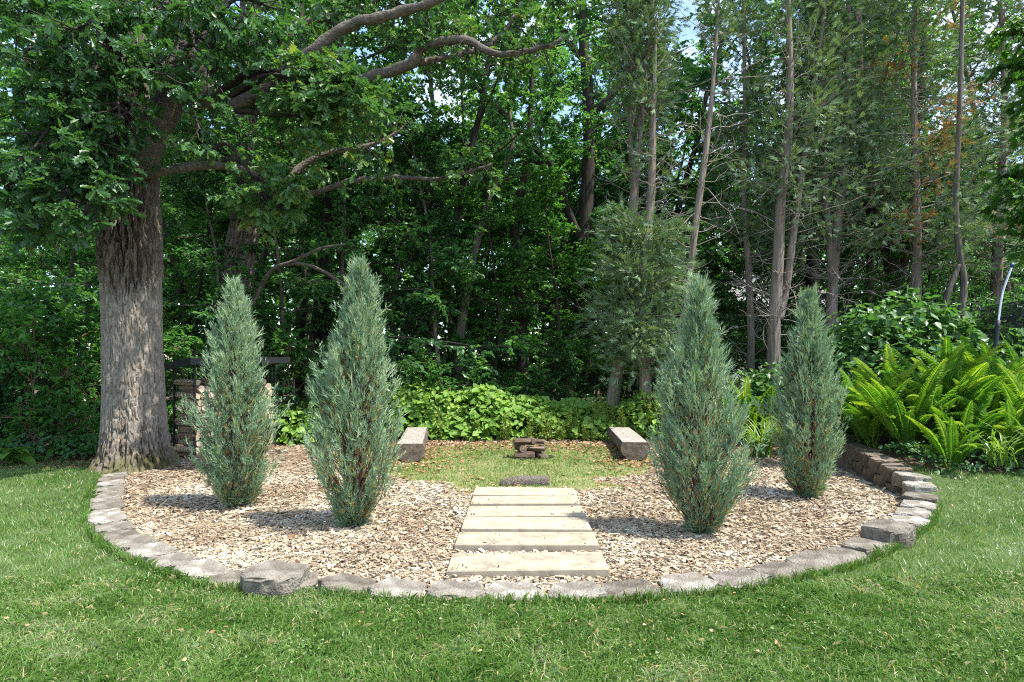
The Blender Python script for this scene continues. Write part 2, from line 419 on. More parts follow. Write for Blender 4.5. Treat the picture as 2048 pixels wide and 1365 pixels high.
bed_poly = np.vstack([ring[:, :2], [[5.2, 11.2], [4.6, 12.6], [2.5, 12.9], [0, 12.8], [-2, 12.9], [-3.6, 12.4], [-4.4, 12.0], [-6.2, 10.6], [-6.1, 9.3]]])
def inside(poly, x, y):
    r = np.zeros(np.shape(x), bool); n = len(poly); j = n - 1
    for i in range(n):
        xi, yi = poly[i]; xj, yj = poly[j]
        if yi != yj:
            r ^= ((yi > y) != (yj > y)) & (x < (xj - xi) * (y - yi) / (yj - yi) + xi)
        j = i
    return r
bed_small = bed_poly[::6] if len(bed_poly) > 200 else bed_poly
bed_small = np.vstack([ring[::8, :2], bed_poly[600:]])
def nz2(x, y, s, f):
    return vnoise(np.stack([x * f, y * f, np.zeros_like(x)], -1), s)
def z_in(x, y):
    return .025 * (nz2(x, y, 3, 1.3) - .5)
def z_out(x, y):
    right = sm(3.1, 4.9, x) * sm(4.9, 9.2, y + .25 * (x - 4)) * .33 * (1 - sm(10.2, 11.4, y) * (1 - sm(4.9, 6.4, x))) + sm(6, 11, x) * .15
    return .022 + right + .02 * (nz2(x, y, 4, .8) - .5) + sm(13, 30, y) * (nz2(x, y, 8, .2) - .4) * .6
def zg(x, y):
    "ground height: flat bed, lawn a little above it, rising at the back right"
    x = np.asarray(x, float); y = np.asarray(y, float)
    return np.where(inside(bed_small, x, y), z_in(x, y), z_out(x, y))
def clearing(x, y):
    return ((x - .12) / 2.2) ** 2 + ((y - 9.85) / 2.35) ** 2 + .9 * (nz2(x, y, 11, 1.7) - .5)
def lawn_back(x):
    return np.where(x < 0, 9.3 + .35 * np.sin(x * 1.7), 7.45 - .12 * (x - 5) + .10 * np.sin(x * 3))

# ------------------------------------------------------------------ ground sheets
g = .10
xs = np.arange(-15, 15.01, g); ys = np.arange(-1.0, 17.01, g)
X, Y = np.meshgrid(xs, ys)
cx = (X[:-1, :-1] + g / 2); cy = (Y[:-1, :-1] + g / 2)
ins_c = inside(bed_small, cx, cy)
wob = .25 * (nz2(cx, cy, 21, 2.5) - .5)
reg = np.where(ins_c, np.where(clearing(cx, cy) < 1, 2, 1), np.where(cy < lawn_back(cx) + wob, 0, 3))
idx = np.arange(X.size).reshape(X.shape)
quads = np.stack([idx[:-1, :-1], idx[:-1, 1:], idx[1:, 1:], idx[1:, :-1]], -1)
VO = np.stack([X, Y, z_out(X, Y)], -1).reshape(-1, 3); VI = np.stack([X, Y, z_in(X, Y)], -1).reshape(-1, 3)
for k, (nm, mt) in enumerate([('lawn', 'turf'), ('mulch_bed', 'soil'), ('grass_clearing', 'clear_soil'), ('woodland_floor', 'floor')]):
    q = quads[reg == k]
    u, inv = np.unique(q, return_inverse=True)
    mb = MB(); mb.add((VI if k in (1, 2) else VO)[u], inv.reshape(-1, 4))
    obj(nm, mb.mesh(nm, M[mt], True), kind='structure')
mb = MB()
gx = np.concatenate([np.linspace(-150, -15, 10), np.linspace(15, 150, 10)])
gx2 = np.sort(np.concatenate([gx, np.linspace(-14, 14, 29)])); gy2 = np.concatenate([np.linspace(-40, -1, 8), np.linspace(1, 60, 60), np.linspace(70, 260, 12)])
X2, Y2 = np.meshgrid(gx2, gy2)
Z2 = np.where((np.abs(X2) <= 15.5) & (Y2 > -2) & (Y2 < 17.5), -.06, zg(X2, Y2) - .02)
i2 = np.arange(X2.size).reshape(X2.shape)
mb.add(np.stack([X2, Y2, Z2], -1).reshape(-1, 3), np.stack([i2[:-1, :-1], i2[:-1, 1:], i2[1:, 1:], i2[1:, :-1]], -1).reshape(-1, 4))
obj('ground', mb.mesh('ground', M['floor'], True), kind='structure')

# ------------------------------------------------------------------ the large oak on the left
def bark_trunk(path, rad, ang, rows, rough_z, seed, flare=0.0, moss=False):
    "dense trunk with ridged bark as real relief; tint = how rough the bark is"
    p = spline(path, rows); r = np.interp(np.linspace(0, 1, rows), np.linspace(0, 1, len(rad)), rad)
    a = np.linspace(0, 2 * math.pi, ang, endpoint=False)
    h = p[:, 2]
    A, Hh = np.meshgrid(a, h)
    cs, sn = np.cos(A), np.sin(A)
    rr = r[:, None] * np.ones_like(A)
    rr = rr * (1 + .06 * (fbm(np.stack([cs * 1.3, sn * 1.3, Hh * .35], -1), 3, seed) - .5) * 2)
    if flare:
        lob = .25 + 1.5 * vnoise(np.stack([cs * 2.3 + 5, sn * 2.3, np.zeros_like(A)], -1), seed + 3) ** 1.3
        rr = rr + flare * lob * np.exp(-np.maximum(Hh, 0) / .28) + .05 * lob * np.exp(-np.maximum(Hh, 0) / .9)
    c1 = np.stack([cs * 9.5, sn * 9.5, Hh * 2.4], -1)
    wrp = (fbm(np.stack([cs * 5, sn * 5, Hh * 4], -1), 3, seed + 9) - .5)[..., None] * np.array([1.2, 1.2, .3])
    rid = 1 - np.abs(2 * fbm(c1 + wrp, 2, seed + 5) - 1)                # high on ridge lines
    c2 = np.stack([cs * 15, sn * 15, Hh * 6.0], -1)
    rid2 = 1 - np.abs(2 * fbm(c2 + wrp, 2, seed + 6) - 1)
    fine = fbm(np.stack([cs * 24, sn * 24, Hh * 8], -1), 3, seed + 7)
    w = sm(rough_z - .22, rough_z + .22, Hh + 1.0 * (fbm(np.stack([cs * 3, sn * 3, Hh * .8], -1), 3, seed + 8) - .5))
    wb = sm(.75, .2, Hh + .5 * (vnoise(np.stack([cs * 4, sn * 4, Hh], -1), seed + 12) - .5)) if flare else 0 * Hh
    deep = .095 * sm(.70, .97, rid) + .035 * sm(.6, .97, rid2)
    rr = rr - np.maximum(w, .55 * wb) * deep + .012 * (fine - .5) + w * .035 - (1 - w) * (.022 * sm(.74, .98, rid2) + .014 * sm(.7, .98, rid))
    V = np.stack([p[:, 0][:, None] + rr * cs, p[:, 1][:, None] + rr * sn, Hh], -1)
    i = np.arange(rows - 1)[:, None] * ang; j = np.arange(ang)[None, :]; k = (j + 1) % ang
    q = np.stack([i + j, i + k, i + ang + k, i + ang + j], -1).reshape(-1, 4)
    mb = MB(); mb.add(V.reshape(-1, 3), q, np.clip(np.maximum(w, .8 * wb), 0, 1).ravel())
    return mb
def moss_over(m, zlo, zhi):
    "green moss by height and noise over an existing bark material"
    n = m.node_tree; l = n.links.new
    p = [x for x in n.nodes if x.type == 'BSDF_PRINCIPLED'][0]
    src = p.inputs['Base Color'].links[0].from_socket
    tc_ = n.nodes.new('ShaderNodeTexCoord'); sx = n.nodes.new('ShaderNodeSeparateXYZ'); l(tc_.outputs['Object'], sx.inputs[0])
    nz_ = n.nodes.new('ShaderNodeTexNoise'); nz_.inputs['Scale'].default_value = 3.2; nz_.inputs['Detail'].default_value = 7
    l(tc_.outputs['Object'], nz_.inputs['Vector'])
    mr = n.nodes.new('ShaderNodeMapRange'); mr.inputs[1].default_value = zlo; mr.inputs[2].default_value = zhi; mr.inputs[3].default_value = .30; mr.inputs[4].default_value = -.30
    l(sx.outputs[2], mr.inputs[0])
    ad = n.nodes.new('ShaderNodeMath'); ad.operation = 'ADD'; l(nz_.outputs[0], ad.inputs[0]); l(mr.outputs[0], ad.inputs[1])
    rp = ramp(n, [(.56, (0, 0, 0)), (.80, (.75, .75, .75))]); l(ad.outputs[0], rp.inputs[0])
    mx_ = n.nodes.new('ShaderNodeMix'); mx_.data_type = 'RGBA'; mx_.inputs[7].default_value = (.085, .085, .02, 1)
    l(rp.outputs[0], mx_.inputs[0]); l(src, mx_.inputs[6]); l(mx_.outputs[2], p.inputs['Base Color'])
moss_over(M['oakbark'], 0.0, .75)

def twig_leaves(mb_t, mb_l, rng, tip, d, ln, nl, size, tmpl, droop=.25, flat=.6, tint=(.2, .7), twig_r=.004, sz_var=.35):
    "one leafy twig: thin tube and alternating leaves"
    pth = wander(rng, tip, d, ln, 3, .18, -droop * .25)
    if mb_t is not None:
        tube(mb_t, pth, np.linspace(twig_r, twig_r * .5, 4), 3, .5, cap=False)
    u = rng.random(nl) ** .7 * 3
    i = np.minimum(u.astype(int), 2); f = (u - i)[:, None]
    pos = pth[i] * (1 - f) + pth[i + 1] * f
    ax = nrm(pth[i + 1] - pth[i])
    side = nrm(np.cross(ax, [0, 0, 1.0]) + 1e-6) * np.where(rng.random(nl) < .5, 1, -1)[:, None]
    dd = nrm(ax * rng.uniform(.2, .9, nl)[:, None] + side * rng.uniform(.3, 1, nl)[:, None] + rng.normal(0, .25, (nl, 3)) + np.array([0, 0, -droop]))
    nn = nrm(np.array([0, 0, 1.0]) * flat + rng.normal(0, .45, (nl, 3)))
    leaves(mb_l, pos, dd, nn, size * rng.uniform(1 - sz_var, 1 + sz_var, nl), tmpl, np.clip(rng.uniform(tint[0], tint[1]) + rng.normal(0, .12, nl), 0, 1))

def pos_on(path, u):
    u = u * (len(path) - 1); i = min(int(u), len(path) - 2); f = u - i
    return path[i] * (1 - f) + path[i + 1] * f, nrm(path[i + 1] - path[i])

rng = np.random.default_rng(7)
OB = np.array([-5.60, 9.2, 0.0])
oak = thing('oak_tree', 'huge old oak with thick pale trunk, furrowed bark above, beside the mulch bed', 'tree', OB)
tp = [(-5.60, 9.2, -.1), (-5.64, 9.2, .8), (-5.68, 9.2, 2.0), (-5.72, 9.22, 3.2), (-5.80, 9.28, 4.4), (-5.95, 9.4, 5.6), (-6.1, 9.6, 7.2)]
mb = bark_trunk(tp, [.405, .395, .395, .40, .39, .34, .27], 240, 340, 2.75, 40, .17, True)
obj('trunk', mb.mesh('oak_trunk', M['oakbark'], False, OB), oak)
stem2 = spline([(-5.70, 9.2, 4.3), (-5.35, 9.15, 5.0), (-5.05, 9.2, 5.6), (-4.9, 9.3, 6.4), (-4.3, 9.5, 7.6)], 14)
limb_a = spline([(-5.05, 9.2, 5.6), P(470, 210, 9.1), P(590, 128, 8.9), P(640, 92, 8.8), P(690, 55, 8.8), P(750, 38, 8.7), P(810, 22, 8.7), P(875, 0, 8.6), P(960, -70, 8.4)], 34)
mb = MB()
tube(mb, stem2, np.linspace(.26, .14, 14), 14, .9, .08, rng); obj('limb', mb.mesh('oak_limb', M['limbbark'], True, OB), oak)
mb = MB(); limb_a = limb_a + rng.normal(0, .012, limb_a.shape); tube(mb, limb_a, np.linspace(.095, .055, 34) * (1 + .18 * (rng.random(34) - .5)), 14, .9, .22, rng); obj('limb', mb.mesh('oak_limb', M['limbbark'], True, OB), oak)
limb_b = spline([(-5.7, 9.1, 4.3), P(430, 330, 9.0), P(560, 366, 9.2), P(600, 335, 9.4), P(650, 308, 9.5), P(700, 298, 9.6), P(760, 284, 9.8), P(808, 255, 9.9)], 30)
mb = MB(); tube(mb, limb_b, np.linspace(.075, .022, 30), 8, .9, .15, rng); obj('limb', mb.mesh('oak_limb', M['limbbark'], True, OB), oak)
boughs = [((250, 190), (40, 330, 7.6)), ((250, 220), (110, 425, 7.7)), ((240, 150), (20, 130, 7.6)), ((240, 110), (140, 60, 7.6)), ((300, 120), (330, 150, 8.0)),
          ((330, 160), (400, 260, 8.3)), ((390, 70), (470, 60, 8.5)), ((420, 150), (560, 90, 8.7)), ((450, 200), (700, 190, 8.4)), ((450, 220), (640, 235, 8.5)),
          ((400, 330), (535, 400, 8.7)), ((400, 330), (555, 385, 8.6)), ((240, 200), (180, 310, 7.9)), ((260, 180), (240, 240, 8.0)), 
          ((420, 100), (560, 20, 9.0)), ((230, 130), (20, 235, 8.6)), ((230, 90), (80, 20, 8.6)), ((250, 90), (210, 20, 8.4)), ((330, 60), (310, 30, 8.3)),
          ((360, 130), (430, 170, 8.7)), ((240, 240), (20, 425, 8.2)), ((250, 240), (150, 380, 8.0)), ((240, 170), (110, 210, 7.8)), ((250, 150), (190, 140, 8.0)),
          ((330, 90), (400, 20, 8.3)), ((440, 180), (590, 190, 8.8)), 
          ((240, 100), (20, 10, 7.9)), ((240, 160), (70, 270, 8.3)), ((420, 130), (470, 120, 9.2)), ((250, 200), (215, 345, 8.1)), ((240, 260), (70, 455, 7.8)), ((240, 270), (170, 440, 7.8)), ((240, 260), (10, 380, 7.7)), ((240, 230), (210, 400, 7.9)), ((450, 210), (720, 215, 8.3)), ((450, 200), (660, 175, 8.3)), ((420, 200), (610, 160, 8.6))]
mt_, ml = MB(), MB()
for (ax_, ay_), (bx, by, bd) in boughs:
    a0 = P(ax_, ay_, 9.1); b0 = P(bx, by, bd)
    mid = (a0 + b0) / 2 + np.array([0, 0, .25 + .2 * rng.random()]) + rng.normal(0, .1, 3)
    pth = spline([a0, mid, b0], 12)
    tube(mt_, pth, np.linspace(.045, .012, 12), 6, .9, cap=False)
    lit = .25 if bx > 480 and by > 150 else 0  # sunlit look of the hanging right clusters painted in as lighter leaf tint
    for k in range(20 if bx < 380 else (24 if lit else 11)):
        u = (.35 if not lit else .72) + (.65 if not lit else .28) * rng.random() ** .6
        p0, d0 = pos_on(pth, u)
        d1 = nrm(d0 * .5 + rng.normal(0, .6, 3) * np.array([1, 1, .55]))
        sub = wander(rng, p0, d1, rng.uniform(.25, .6), 3, .15, .02)
        tube(mt_, sub, np.linspace(.010, .005, 4), 4, .9, cap=False)
        for q in range(3):
            pp, dq = pos_on(sub, .4 + .6 * rng.random())
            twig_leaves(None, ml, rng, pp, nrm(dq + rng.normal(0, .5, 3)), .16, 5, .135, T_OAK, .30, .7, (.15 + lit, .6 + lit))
obj('bough', mt_.mesh('oak_bough', M['darkbark'], True, OB), oak, kind='stuff')
# upper crown, mostly above the frame, added to shade the left lawn
pts = rng.normal(size=(3600, 3)); pts = nrm(pts) * rng.uniform(.55, 1, (3600, 1)) * np.array([3.6, 3.4, 3.0]) + np.array([-8.4, 9.8, 9.6])
pts = pts[(fbm(pts * .7, 3, 5) > .46)]
n_ = len(pts)
leaves(ml, pts, rng.normal(0, 1, (n_, 3)) + [0, 0, -.3], rng.normal(0, .5, (n_, 3)) + [0, 0, 1], .17 * rng.uniform(.7, 1.3, n_), T_OVATE, rng.uniform(.1, .7, n_))
cr_ = obj('crown', ml.mesh('oak_crown', M['oakleaf'], False, OB), oak, kind='stuff')

# second oak, behind and right of the first
OB2 = G(478, 868)
OB2[1] = 13.2; OB2[0] = (478 - HX) * 13.2 / F; OB2[2] = 0
oak2 = thing('oak_tree', 'second oak with crooked grey trunk, right of the huge pale trunk', 'tree', OB2)
tp = [OB2 + [0, 0, -.1], P(478, 700, 13.2), P(476, 540, 13.2), P(492, 440, 13.2), P(488, 330, 13.2), P(484, 240, 13.3), P(500, 140, 13.4), P(500, 40, 13.5), P(510, -120, 13.6)]
mb = bark_trunk(tp, [.36, .32, .30, .29, .29, .27, .22, .2, .16], 110, 200, 0.0, 60)
obj('trunk', mb.mesh('oak_trunk', M['oakbark'], True, OB2), oak2)
LIMBS = []
for pth, r0, r1 in [([P(484, 270, 13.2), P(440, 215, 13.1), P(405, 150, 13.0), P(385, 90, 13.0), P(350, 0, 13.0)], .20, .10),
                    ([P(500, 200, 13.3), P(600, 190, 12.6), P(720, 160, 11.9), P(820, 128, 11.4), P(840, 100, 11.3), P(880, 84, 11.2), P(940, 84, 11.1), P(990, 108, 11.0), P(1040, 106, 10.9), P(1100, 92, 10.8), P(1128, 74, 10.8)], .15, .035),
                    ([P(490, 330, 13.2), P(560, 400, 13), P(650, 378, 12.6), P(720, 360, 12.4), P(800, 355, 12.2), P(880, 358, 12.0), P(935, 345, 11.9), P(985, 328, 11.8)], .09, .03),
                    ([P(820, 128, 11.4), P(880, 118, 11.6), P(960, 98, 11.8), P(1010, 60, 12), P(1040, 10, 12)], .08, .03),
                    ([P(505, 130, 13.4), P(560, 60, 13.2), P(640, 40, 13), P(720, 18, 12.8), P(800, -30, 12.6)], .10, .06)]:
    s_ = spline(pth, 44); s_[1:-1] += rng.normal(0, .014, (42, 3)); mb = MB(); tube(mb, s_, np.linspace(r0, r1, 44) * .85 * (1 + .22 * (rng.random(44) - .5)), 10, .8, .24, rng)
    LIMBS.append(s_)
    obj('limb', mb.mesh('oak_limb', M['limbbark'], True, OB2), oak2)
ml, mt_ = MB(), MB()
for k in range(64):
    bx = rng.uniform(340, 1120); by = rng.uniform(-60, 330) if bx < 700 else rng.uniform(-60, 120)
    if 600 < bx < 720 and 100 < by < 200: continue
    if 430 < bx < 545 and by > 120: continue
    b0 = P(bx, by, rng.uniform(11.2, 14.5))
    for q in range(6):
        sub = wander(rng, b0, rng.normal(0, 1, 3) * [1, 1, .4], rng.uniform(.4, .9), 3, .2)
        tube(mt_, sub, np.linspace(.012, .005, 4), 3, .9, cap=False)
        for w_ in range(4):
            pp, dq = pos_on(sub, .2 + .8 * rng.random())
            twig_leaves(None, ml, rng, pp, nrm(dq + rng.normal(0, .5, 3)), .2, 6, .13, T_OAK2, .3, .7, (.25, .8))
for s_ in LIMBS[1:] + [limb_b]:
    for k in range(26):
        p0, d0 = pos_on(s_, .35 + .65 * rng.random())
        sub = wander(rng, p0, nrm(d0 * .4 + rng.normal(0, .7, 3) + [0, 0, .2]), rng.uniform(.25, .8), 4, .25, .03)
        tube(mt_, sub, np.linspace(.014, .004, 5), 4, .9, cap=False)
        if rng.random() < .75:
            for w_ in range(3):
                pp, dq = pos_on(sub, .4 + .6 * rng.random())
                twig_leaves(None, ml, rng, pp, nrm(dq + rng.normal(0, .5, 3)), .18, 5, .125, T_OAK2, .3, .7, (.3, .85))
obj('bough', mt_.mesh('oak_bough', M['darkbark'], True, OB2), oak2, kind='stuff')
obj('crown', ml.mesh('oak_crown', M['oakleaf'], False, OB2), oak2, kind='stuff')

# ------------------------------------------------------------------ woodland trees: prototypes sharing mesh data
def deciduous(seed, Ht, cb, Rad, n1, n2, n3, nl, size, tmpl=T_RHOMB, r0=.14, flat=.7, layered=False, lean=.04):
    rng = np.random.default_rng(seed)
    mt, ml = MB(), MB()
    tr = wander(rng, (0, 0, -.1), (rng.normal(0, lean), rng.normal(0, lean), 1), Ht, 14, .06, .05)
    tube(mt, tr, np.linspace(r0, r0 * .12, 15) * np.r_[1.35, np.ones(14)], 9, .5, .12, rng)
    for k in range(n1):
        u = cb / Ht + (1 - cb / Ht) * ((k + rng.random()) / n1)
        p0, d0 = pos_on(tr, min(u, .985))
        rel = (u - cb / Ht) / (1 - cb / Ht)
        ln = Rad * (.55 + .6 * rng.random()) * (math.sin(math.pi * (.18 + .72 * rel)) if not layered else (1.0 - .65 * rel))
        az = k * 2.399 + rng.normal(0, .4)
        el = (.05 if layered else .35) + .5 * rel + rng.normal(0, .15)
        d1 = np.array([math.cos(az) * math.cos(el), math.sin(az) * math.cos(el), math.sin(el)])
        b1 = wander(rng, p0, d1, ln, 6, .14, .03 if not layered else .0)
        tube(mt, b1, np.linspace(max(.012, r0 * .32 * (1 - .6 * rel)), .006, 7), 5, .5, cap=False)
        for j in range(n2):
            p2, d2 = pos_on(b1, .25 + .75 * (j + rng.random()) / n2)
            d3 = nrm(d2 * .6 + rng.normal(0, .65, 3) * np.array([1, 1, .35 if layered else .8]))
            b2 = wander(rng, p2, d3, ln * rng.uniform(.22, .42), 3, .18, -.02)
            tube(mt, b2, np.linspace(.008, .004, 4), 3, .5, cap=False)
            tn = rng.uniform(.15, .75)
            for q in range(n3):
                p3, d4 = pos_on(b2, .15 + .85 * rng.random())
                twig_leaves(None, ml, rng, p3, nrm(d4 * .5 + rng.normal(0, .6, 3) * np.array([1, 1, .25 if layered else .7])), rng.uniform(.2, .4), nl, size, tmpl,
                            .18, 1.0 if layered else flat, (tn - .1, tn + .1))
    return mt, ml

PROTO = {}
def proto(key, leafmat, barkmat, *a, **k):
    mt, ml = deciduous(*a, **k)
    PROTO[key] = (mt.mesh(key + '_trunk', M[barkmat], True), ml.mesh(key + '_crown', M[leafmat], False), leafmat)
proto('tall_a', 'leaf_a', 'darkbark', 101, 17, 4.5, 4.2, 24, 9, 7, 13, .125, r0=.17)
proto('tall_b', 'leaf_c', 'bark', 102, 16, 5.0, 3.8, 22, 9, 7, 13, .12, r0=.14)
proto('tall_c', 'leaf_b', 'darkbark', 103, 18, 3.2, 4.0, 26, 9, 7, 12, .13, r0=.15)
proto('mid_a', 'leaf_b', 'bark', 104, 8.5, 1.3, 2.7, 22, 7, 5, 12, .10, r0=.07, layered=True, tmpl=T_OVATE)
proto('mid_b', 'leaf_a', 'darkbark', 105, 7.0, 0.9, 2.4, 20, 7, 5, 12, .105, r0=.06, layered=True)
proto('shrub_a', 'leaf_b', 'twig', 106, 2.6, .25, 1.3, 16, 6, 4, 11, .095, r0=.022, tmpl=T_OVATE, layered=True)
proto('shrub_b', 'leaf_a', 'twig', 107, 2.0, .15, 1.2, 16, 6, 4, 11, .085, r0=.02)
ORD = ['leftmost', 'second from the left', 'third from the left', 'fourth from the left', 'fifth from the left', 'sixth from the left', 'seventh from the left', 'eighth from the left', 'ninth from the left', 'tenth from the left'] + ['%s from the left' % w for w in
       'eleventh twelfth thirteenth fourteenth fifteenth sixteenth seventeenth eighteenth nineteenth twentieth twenty-first twenty-second twenty-third twenty-fourth twenty-fifth twenty-sixth twenty-seventh twenty-eighth twenty-ninth thirtieth thirty-first thirty-second thirty-third thirty-fourth thirty-fifth thirty-sixth thirty-seventh thirty-eighth thirty-ninth fortieth'.split()]
def rank_labels(lst):
    "lst of objects of one kind: tell each from its likes by its order from left to right"
    for i, o in enumerate(sorted(lst, key=lambda o: o.location.x / o.location.y)):
        o['label'] = o['label'] + ', ' + ORD[i] + ' of its kind'
def plant(key, name, label, cat, x, y, group, sc=1.0, rz=None, tname='trunk', z=None):
    e = thing(name, label, cat, (x, y, float(zg(np.array([x]), np.array([y]))[0]) if z is None else z), rng.uniform(0, 6.28) if rz is None else rz, group, sc)
    tm, cm, _ = PROTO[key]
    obj(tname, tm, e)
    obj('crown', cm, e, kind='stuff')
    return e
rng = np.random.default_rng(21)
def gap(x, y):
    t = x / y
    return .27 < t < .40
tall = []
for row, (y0, step, n) in enumerate([(16.2, 3.3, 8), (20.5, 3.6, 10), (26, 4.2, 12), (33, 5.0, 13), (42, 6.0, 14)]):
    for k in range(n):
        x = (k - (n - 1) / 2) * step + rng.normal(0, .6)
        y = y0 + rng.normal(0, .9)
        if gap(x, y): continue
        if y < 18 and -1.5 < x: continue
        tall.append((x, y))
KIN = {}
for x, y in tall:
    key = ['tall_a', 'tall_b', 'tall_c'][int(rng.integers(3))]
    kd = {'tall_a': 'mid green', 'tall_b': 'light green', 'tall_c': 'dark green'}[key]
    KIN.setdefault(key, []).append(plant(key, 'broadleaf_tree', 'tall %s broadleaf tree in the back woods' % kd, 'tree', x, y, 'tall %s trees in the woods' % kd, rng.uniform(.85, 1.12)))
mids = [(-10.5, 11.5), (-8.6, 12.4), (-7.4, 11.6), (-9.6, 14.2), (-6.8, 13.9), (-5.2, 13.8), (-4.2, 15.0), (-2.9, 14.6), (-1.9, 15.8), (-.6, 15.4), (.3, 16.8), (-7.8, 16.5), (-3.4, 17.5),
        (1.6, 18.2), (3.6, 18.5), (5.6, 18.6), (7.8, 18.2), (9.8, 17.5), (12, 17), (9.5, 14.5), (12, 14), (-12.5, 14.5), (-1.2, 19.5), (4.6, 22), (7.2, 22.5), (10, 22), (2.4, 23), (-6, 19), (-9.5, 19), (-12.5, 19), (-4, 21), (-1.5, 23.5), (.8, 21), (-7.5, 23), (-11, 24), (-14.5, 22), (-4.6, 25.5), (1.5, 27), (5.6, 26.5), (9.5, 26.5), (13, 25), (16, 22), (14.5, 18.5), (-2, 28), (-9, 29), (-15, 29), (5, 31), (11, 31), (-5, 32), (17, 28), (1, 33), (8.5, 29), (13.2, 21), (-1.6, 14.6), (.9, 15.6), (-3.6, 13.9), (2.2, 16.6), (4.3, 17.0), (6.6, 16.8), (8.8, 16.2), (-5.9, 12.9), (10.8, 15.8), (3.2, 19.8), (6.0, 20.2), (8.6, 20.0), (11.5, 19.0), (-.6, 17.6), (1.2, 19.2)]
for i, (x, y) in enumerate(mids):
    key = 'mid_a' if i % 5 in (0, 2, 3) else 'mid_b'
    sz = rng.uniform(.8, 1.1)
    if x > 1 and y < 20: sz *= .78
    if y > 18.5: sz *= 1.35
    kd = 'glossy dark' if key == 'mid_a' else 'fresh green'
    dp_ = 'at the wood edge' if y < 16 else ('in mid wood' if y < 21 else 'deep in the wood')
    KIN.setdefault(key + dp_, []).append(plant(key, 'understorey_tree', kd + ' layered understorey tree ' + dp_, 'tree', x, y, kd + ' understorey trees ' + dp_, sz))
shr = [(-9.2, 10.6), (-8.0, 10.8), (-7.2, 10.5), (-10.4, 10.2), (-6.6, 11.4), (-5.6, 12.6), (-4.6, 13.0), (-3.4, 13.6), (-2.2, 13.9), (-1.0, 14.2), (.2, 14.6), (1.3, 14.9), (-7.7, 9.9), (-9, 9.8),
       (2.6, 15.6), (4.2, 15.2), (5.8, 15.4), (7.0, 14.8), (8.4, 14.2), (-.4, 16.5), (1.2, 17.0), (3.2, 17.2), (9.8, 13.2), (11, 12.4)]
for i, (x, y) in enumerate(shr):
    key = 'shrub_a' if i % 2 else 'shrub_b'
    kd = 'ovate leaved dark' if key == 'shrub_a' else 'small leaved green'
    KIN.setdefault(key, []).append(plant(key, 'woodland_shrub', kd + ' shrub on the wood edge', 'shrub', x, y, kd + ' wood edge shrubs', rng.uniform(.75, 1.15) * (.7 if abs(x) < 2.5 else 1), tname='stem'))
for v in KIN.values():
    rank_labels(v)

# far wood closing the view: one mass of foliage
ml = MB(); r_ = np.random.default_rng(64); N = 56000
x = r_.uniform(-62, 62, N); y = r_.uniform(47, 62, N); top = 13 + 9 * fbm(np.stack([x * .09, y * .05, 0 * x], -1), 3, 64)
z = top * r_.random(N) ** .8; keep = fbm(np.stack([x * .35, y * .35, z * .35], -1), 3, 65) > .40
x, y, z = x[keep], y[keep], z[keep]; n = len(x)
leaves(ml, np.stack([x, y, z], -1), r_.normal(0, 1, (n, 3)) + [0, 0, -.3], r_.normal(0, .5, (n, 3)) + [0, -.3, 1], .75 * r_.uniform(.6, 1.3, n), T_RHOMB, np.clip(.5 + 1.2 * (fbm(np.stack([x, y, z], -1) * .2, 2, 66) - .5) + r_.normal(0, .12, n), 0, 1))
obj('far_wood', ml.mesh('far_wood', M['leaf_a']), None, None, None, 'far dark green wood behind all the trees', 'wood', None, 'stuff')

# named trunks standing in the wood
def named_tree(label, paths, bark, key, csc, cz, r_m=9):
    b = np.array(paths[0][0][0], float); b[2] = 0
    e = thing('broadleaf_tree', label, 'tree', b)
    for i, (pth, r0, r1) in enumerate(paths):
        s_ = spline(pth, 30); s_[0, 2] -= .1 if i == 0 else 0
        mb = MB(); tube(mb, s_, np.linspace(r0, r1, 30), r_m, .5, .14, rng)
        obj('trunk' if i == 0 else 'limb', mb.mesh('trunk', M[bark], True, b), e)
    if key:
        top = np.array(paths[0][0][-1])
        ml_ = PROTO[key][1]
        o = obj('crown', ml_, e, kind='stuff'); o.scale = (csc,) * 3; o.location = (top[0] - b[0], 0, cz)
    return e
D = 17.5
named_tree('dark leaning oak with black forked limbs beyond the fire pile', [
    ([P(1168, 860, D), P(1172, 700, D), P(1160, 560, D), P(1172, 430, D), P(1178, 300, D), P(1176, 180, D), P(1166, 60, D), P(1160, -90, D)], .27, .12),
    ([P(1170, 500, D), P(1135, 420, D - .3), P(1105, 335, D - .6), P(1050, 280, D - .8), P(1005, 225, D - 1), P(950, 170, D - 1.2), P(930, 100, D - 1.3)], .12, .04),
    ([P(1177, 235, D), P(1215, 200, D + .2), P(1250, 150, D + .3), P(1262, 90, D + .4), P(1290, 0, D + .4)], .12, .05),
    ([P(1176, 130, D), P(1130, 75, D), P(1110, 20, D), P(1090, -60, D)], .10, .05),
    ([P(1090, 330, D - .6), P(1030, 310, D - .8), P(980, 290, D - 1), P(930, 270, D - 1.2)], .07, .025)], 'darkbark', 'tall_a', .72, 3.5)
named_tree('slender brown trunk leaning right between the bench and the wood', [([P(912, 800, 15.5), P(920, 680, 15.5), P(938, 560, 15.5), P(962, 450, 15.5), P(985, 380, 15.5), P(1012, 330, 15.5), P(1025, 280, 15.5), P(1015, 200, 15.5)], .135, .04),
    ([P(985, 385, 15.5), P(1010, 360, 15.4), P(1060, 350, 15.3)], .05, .02)], 'bark', None, 1, 0)
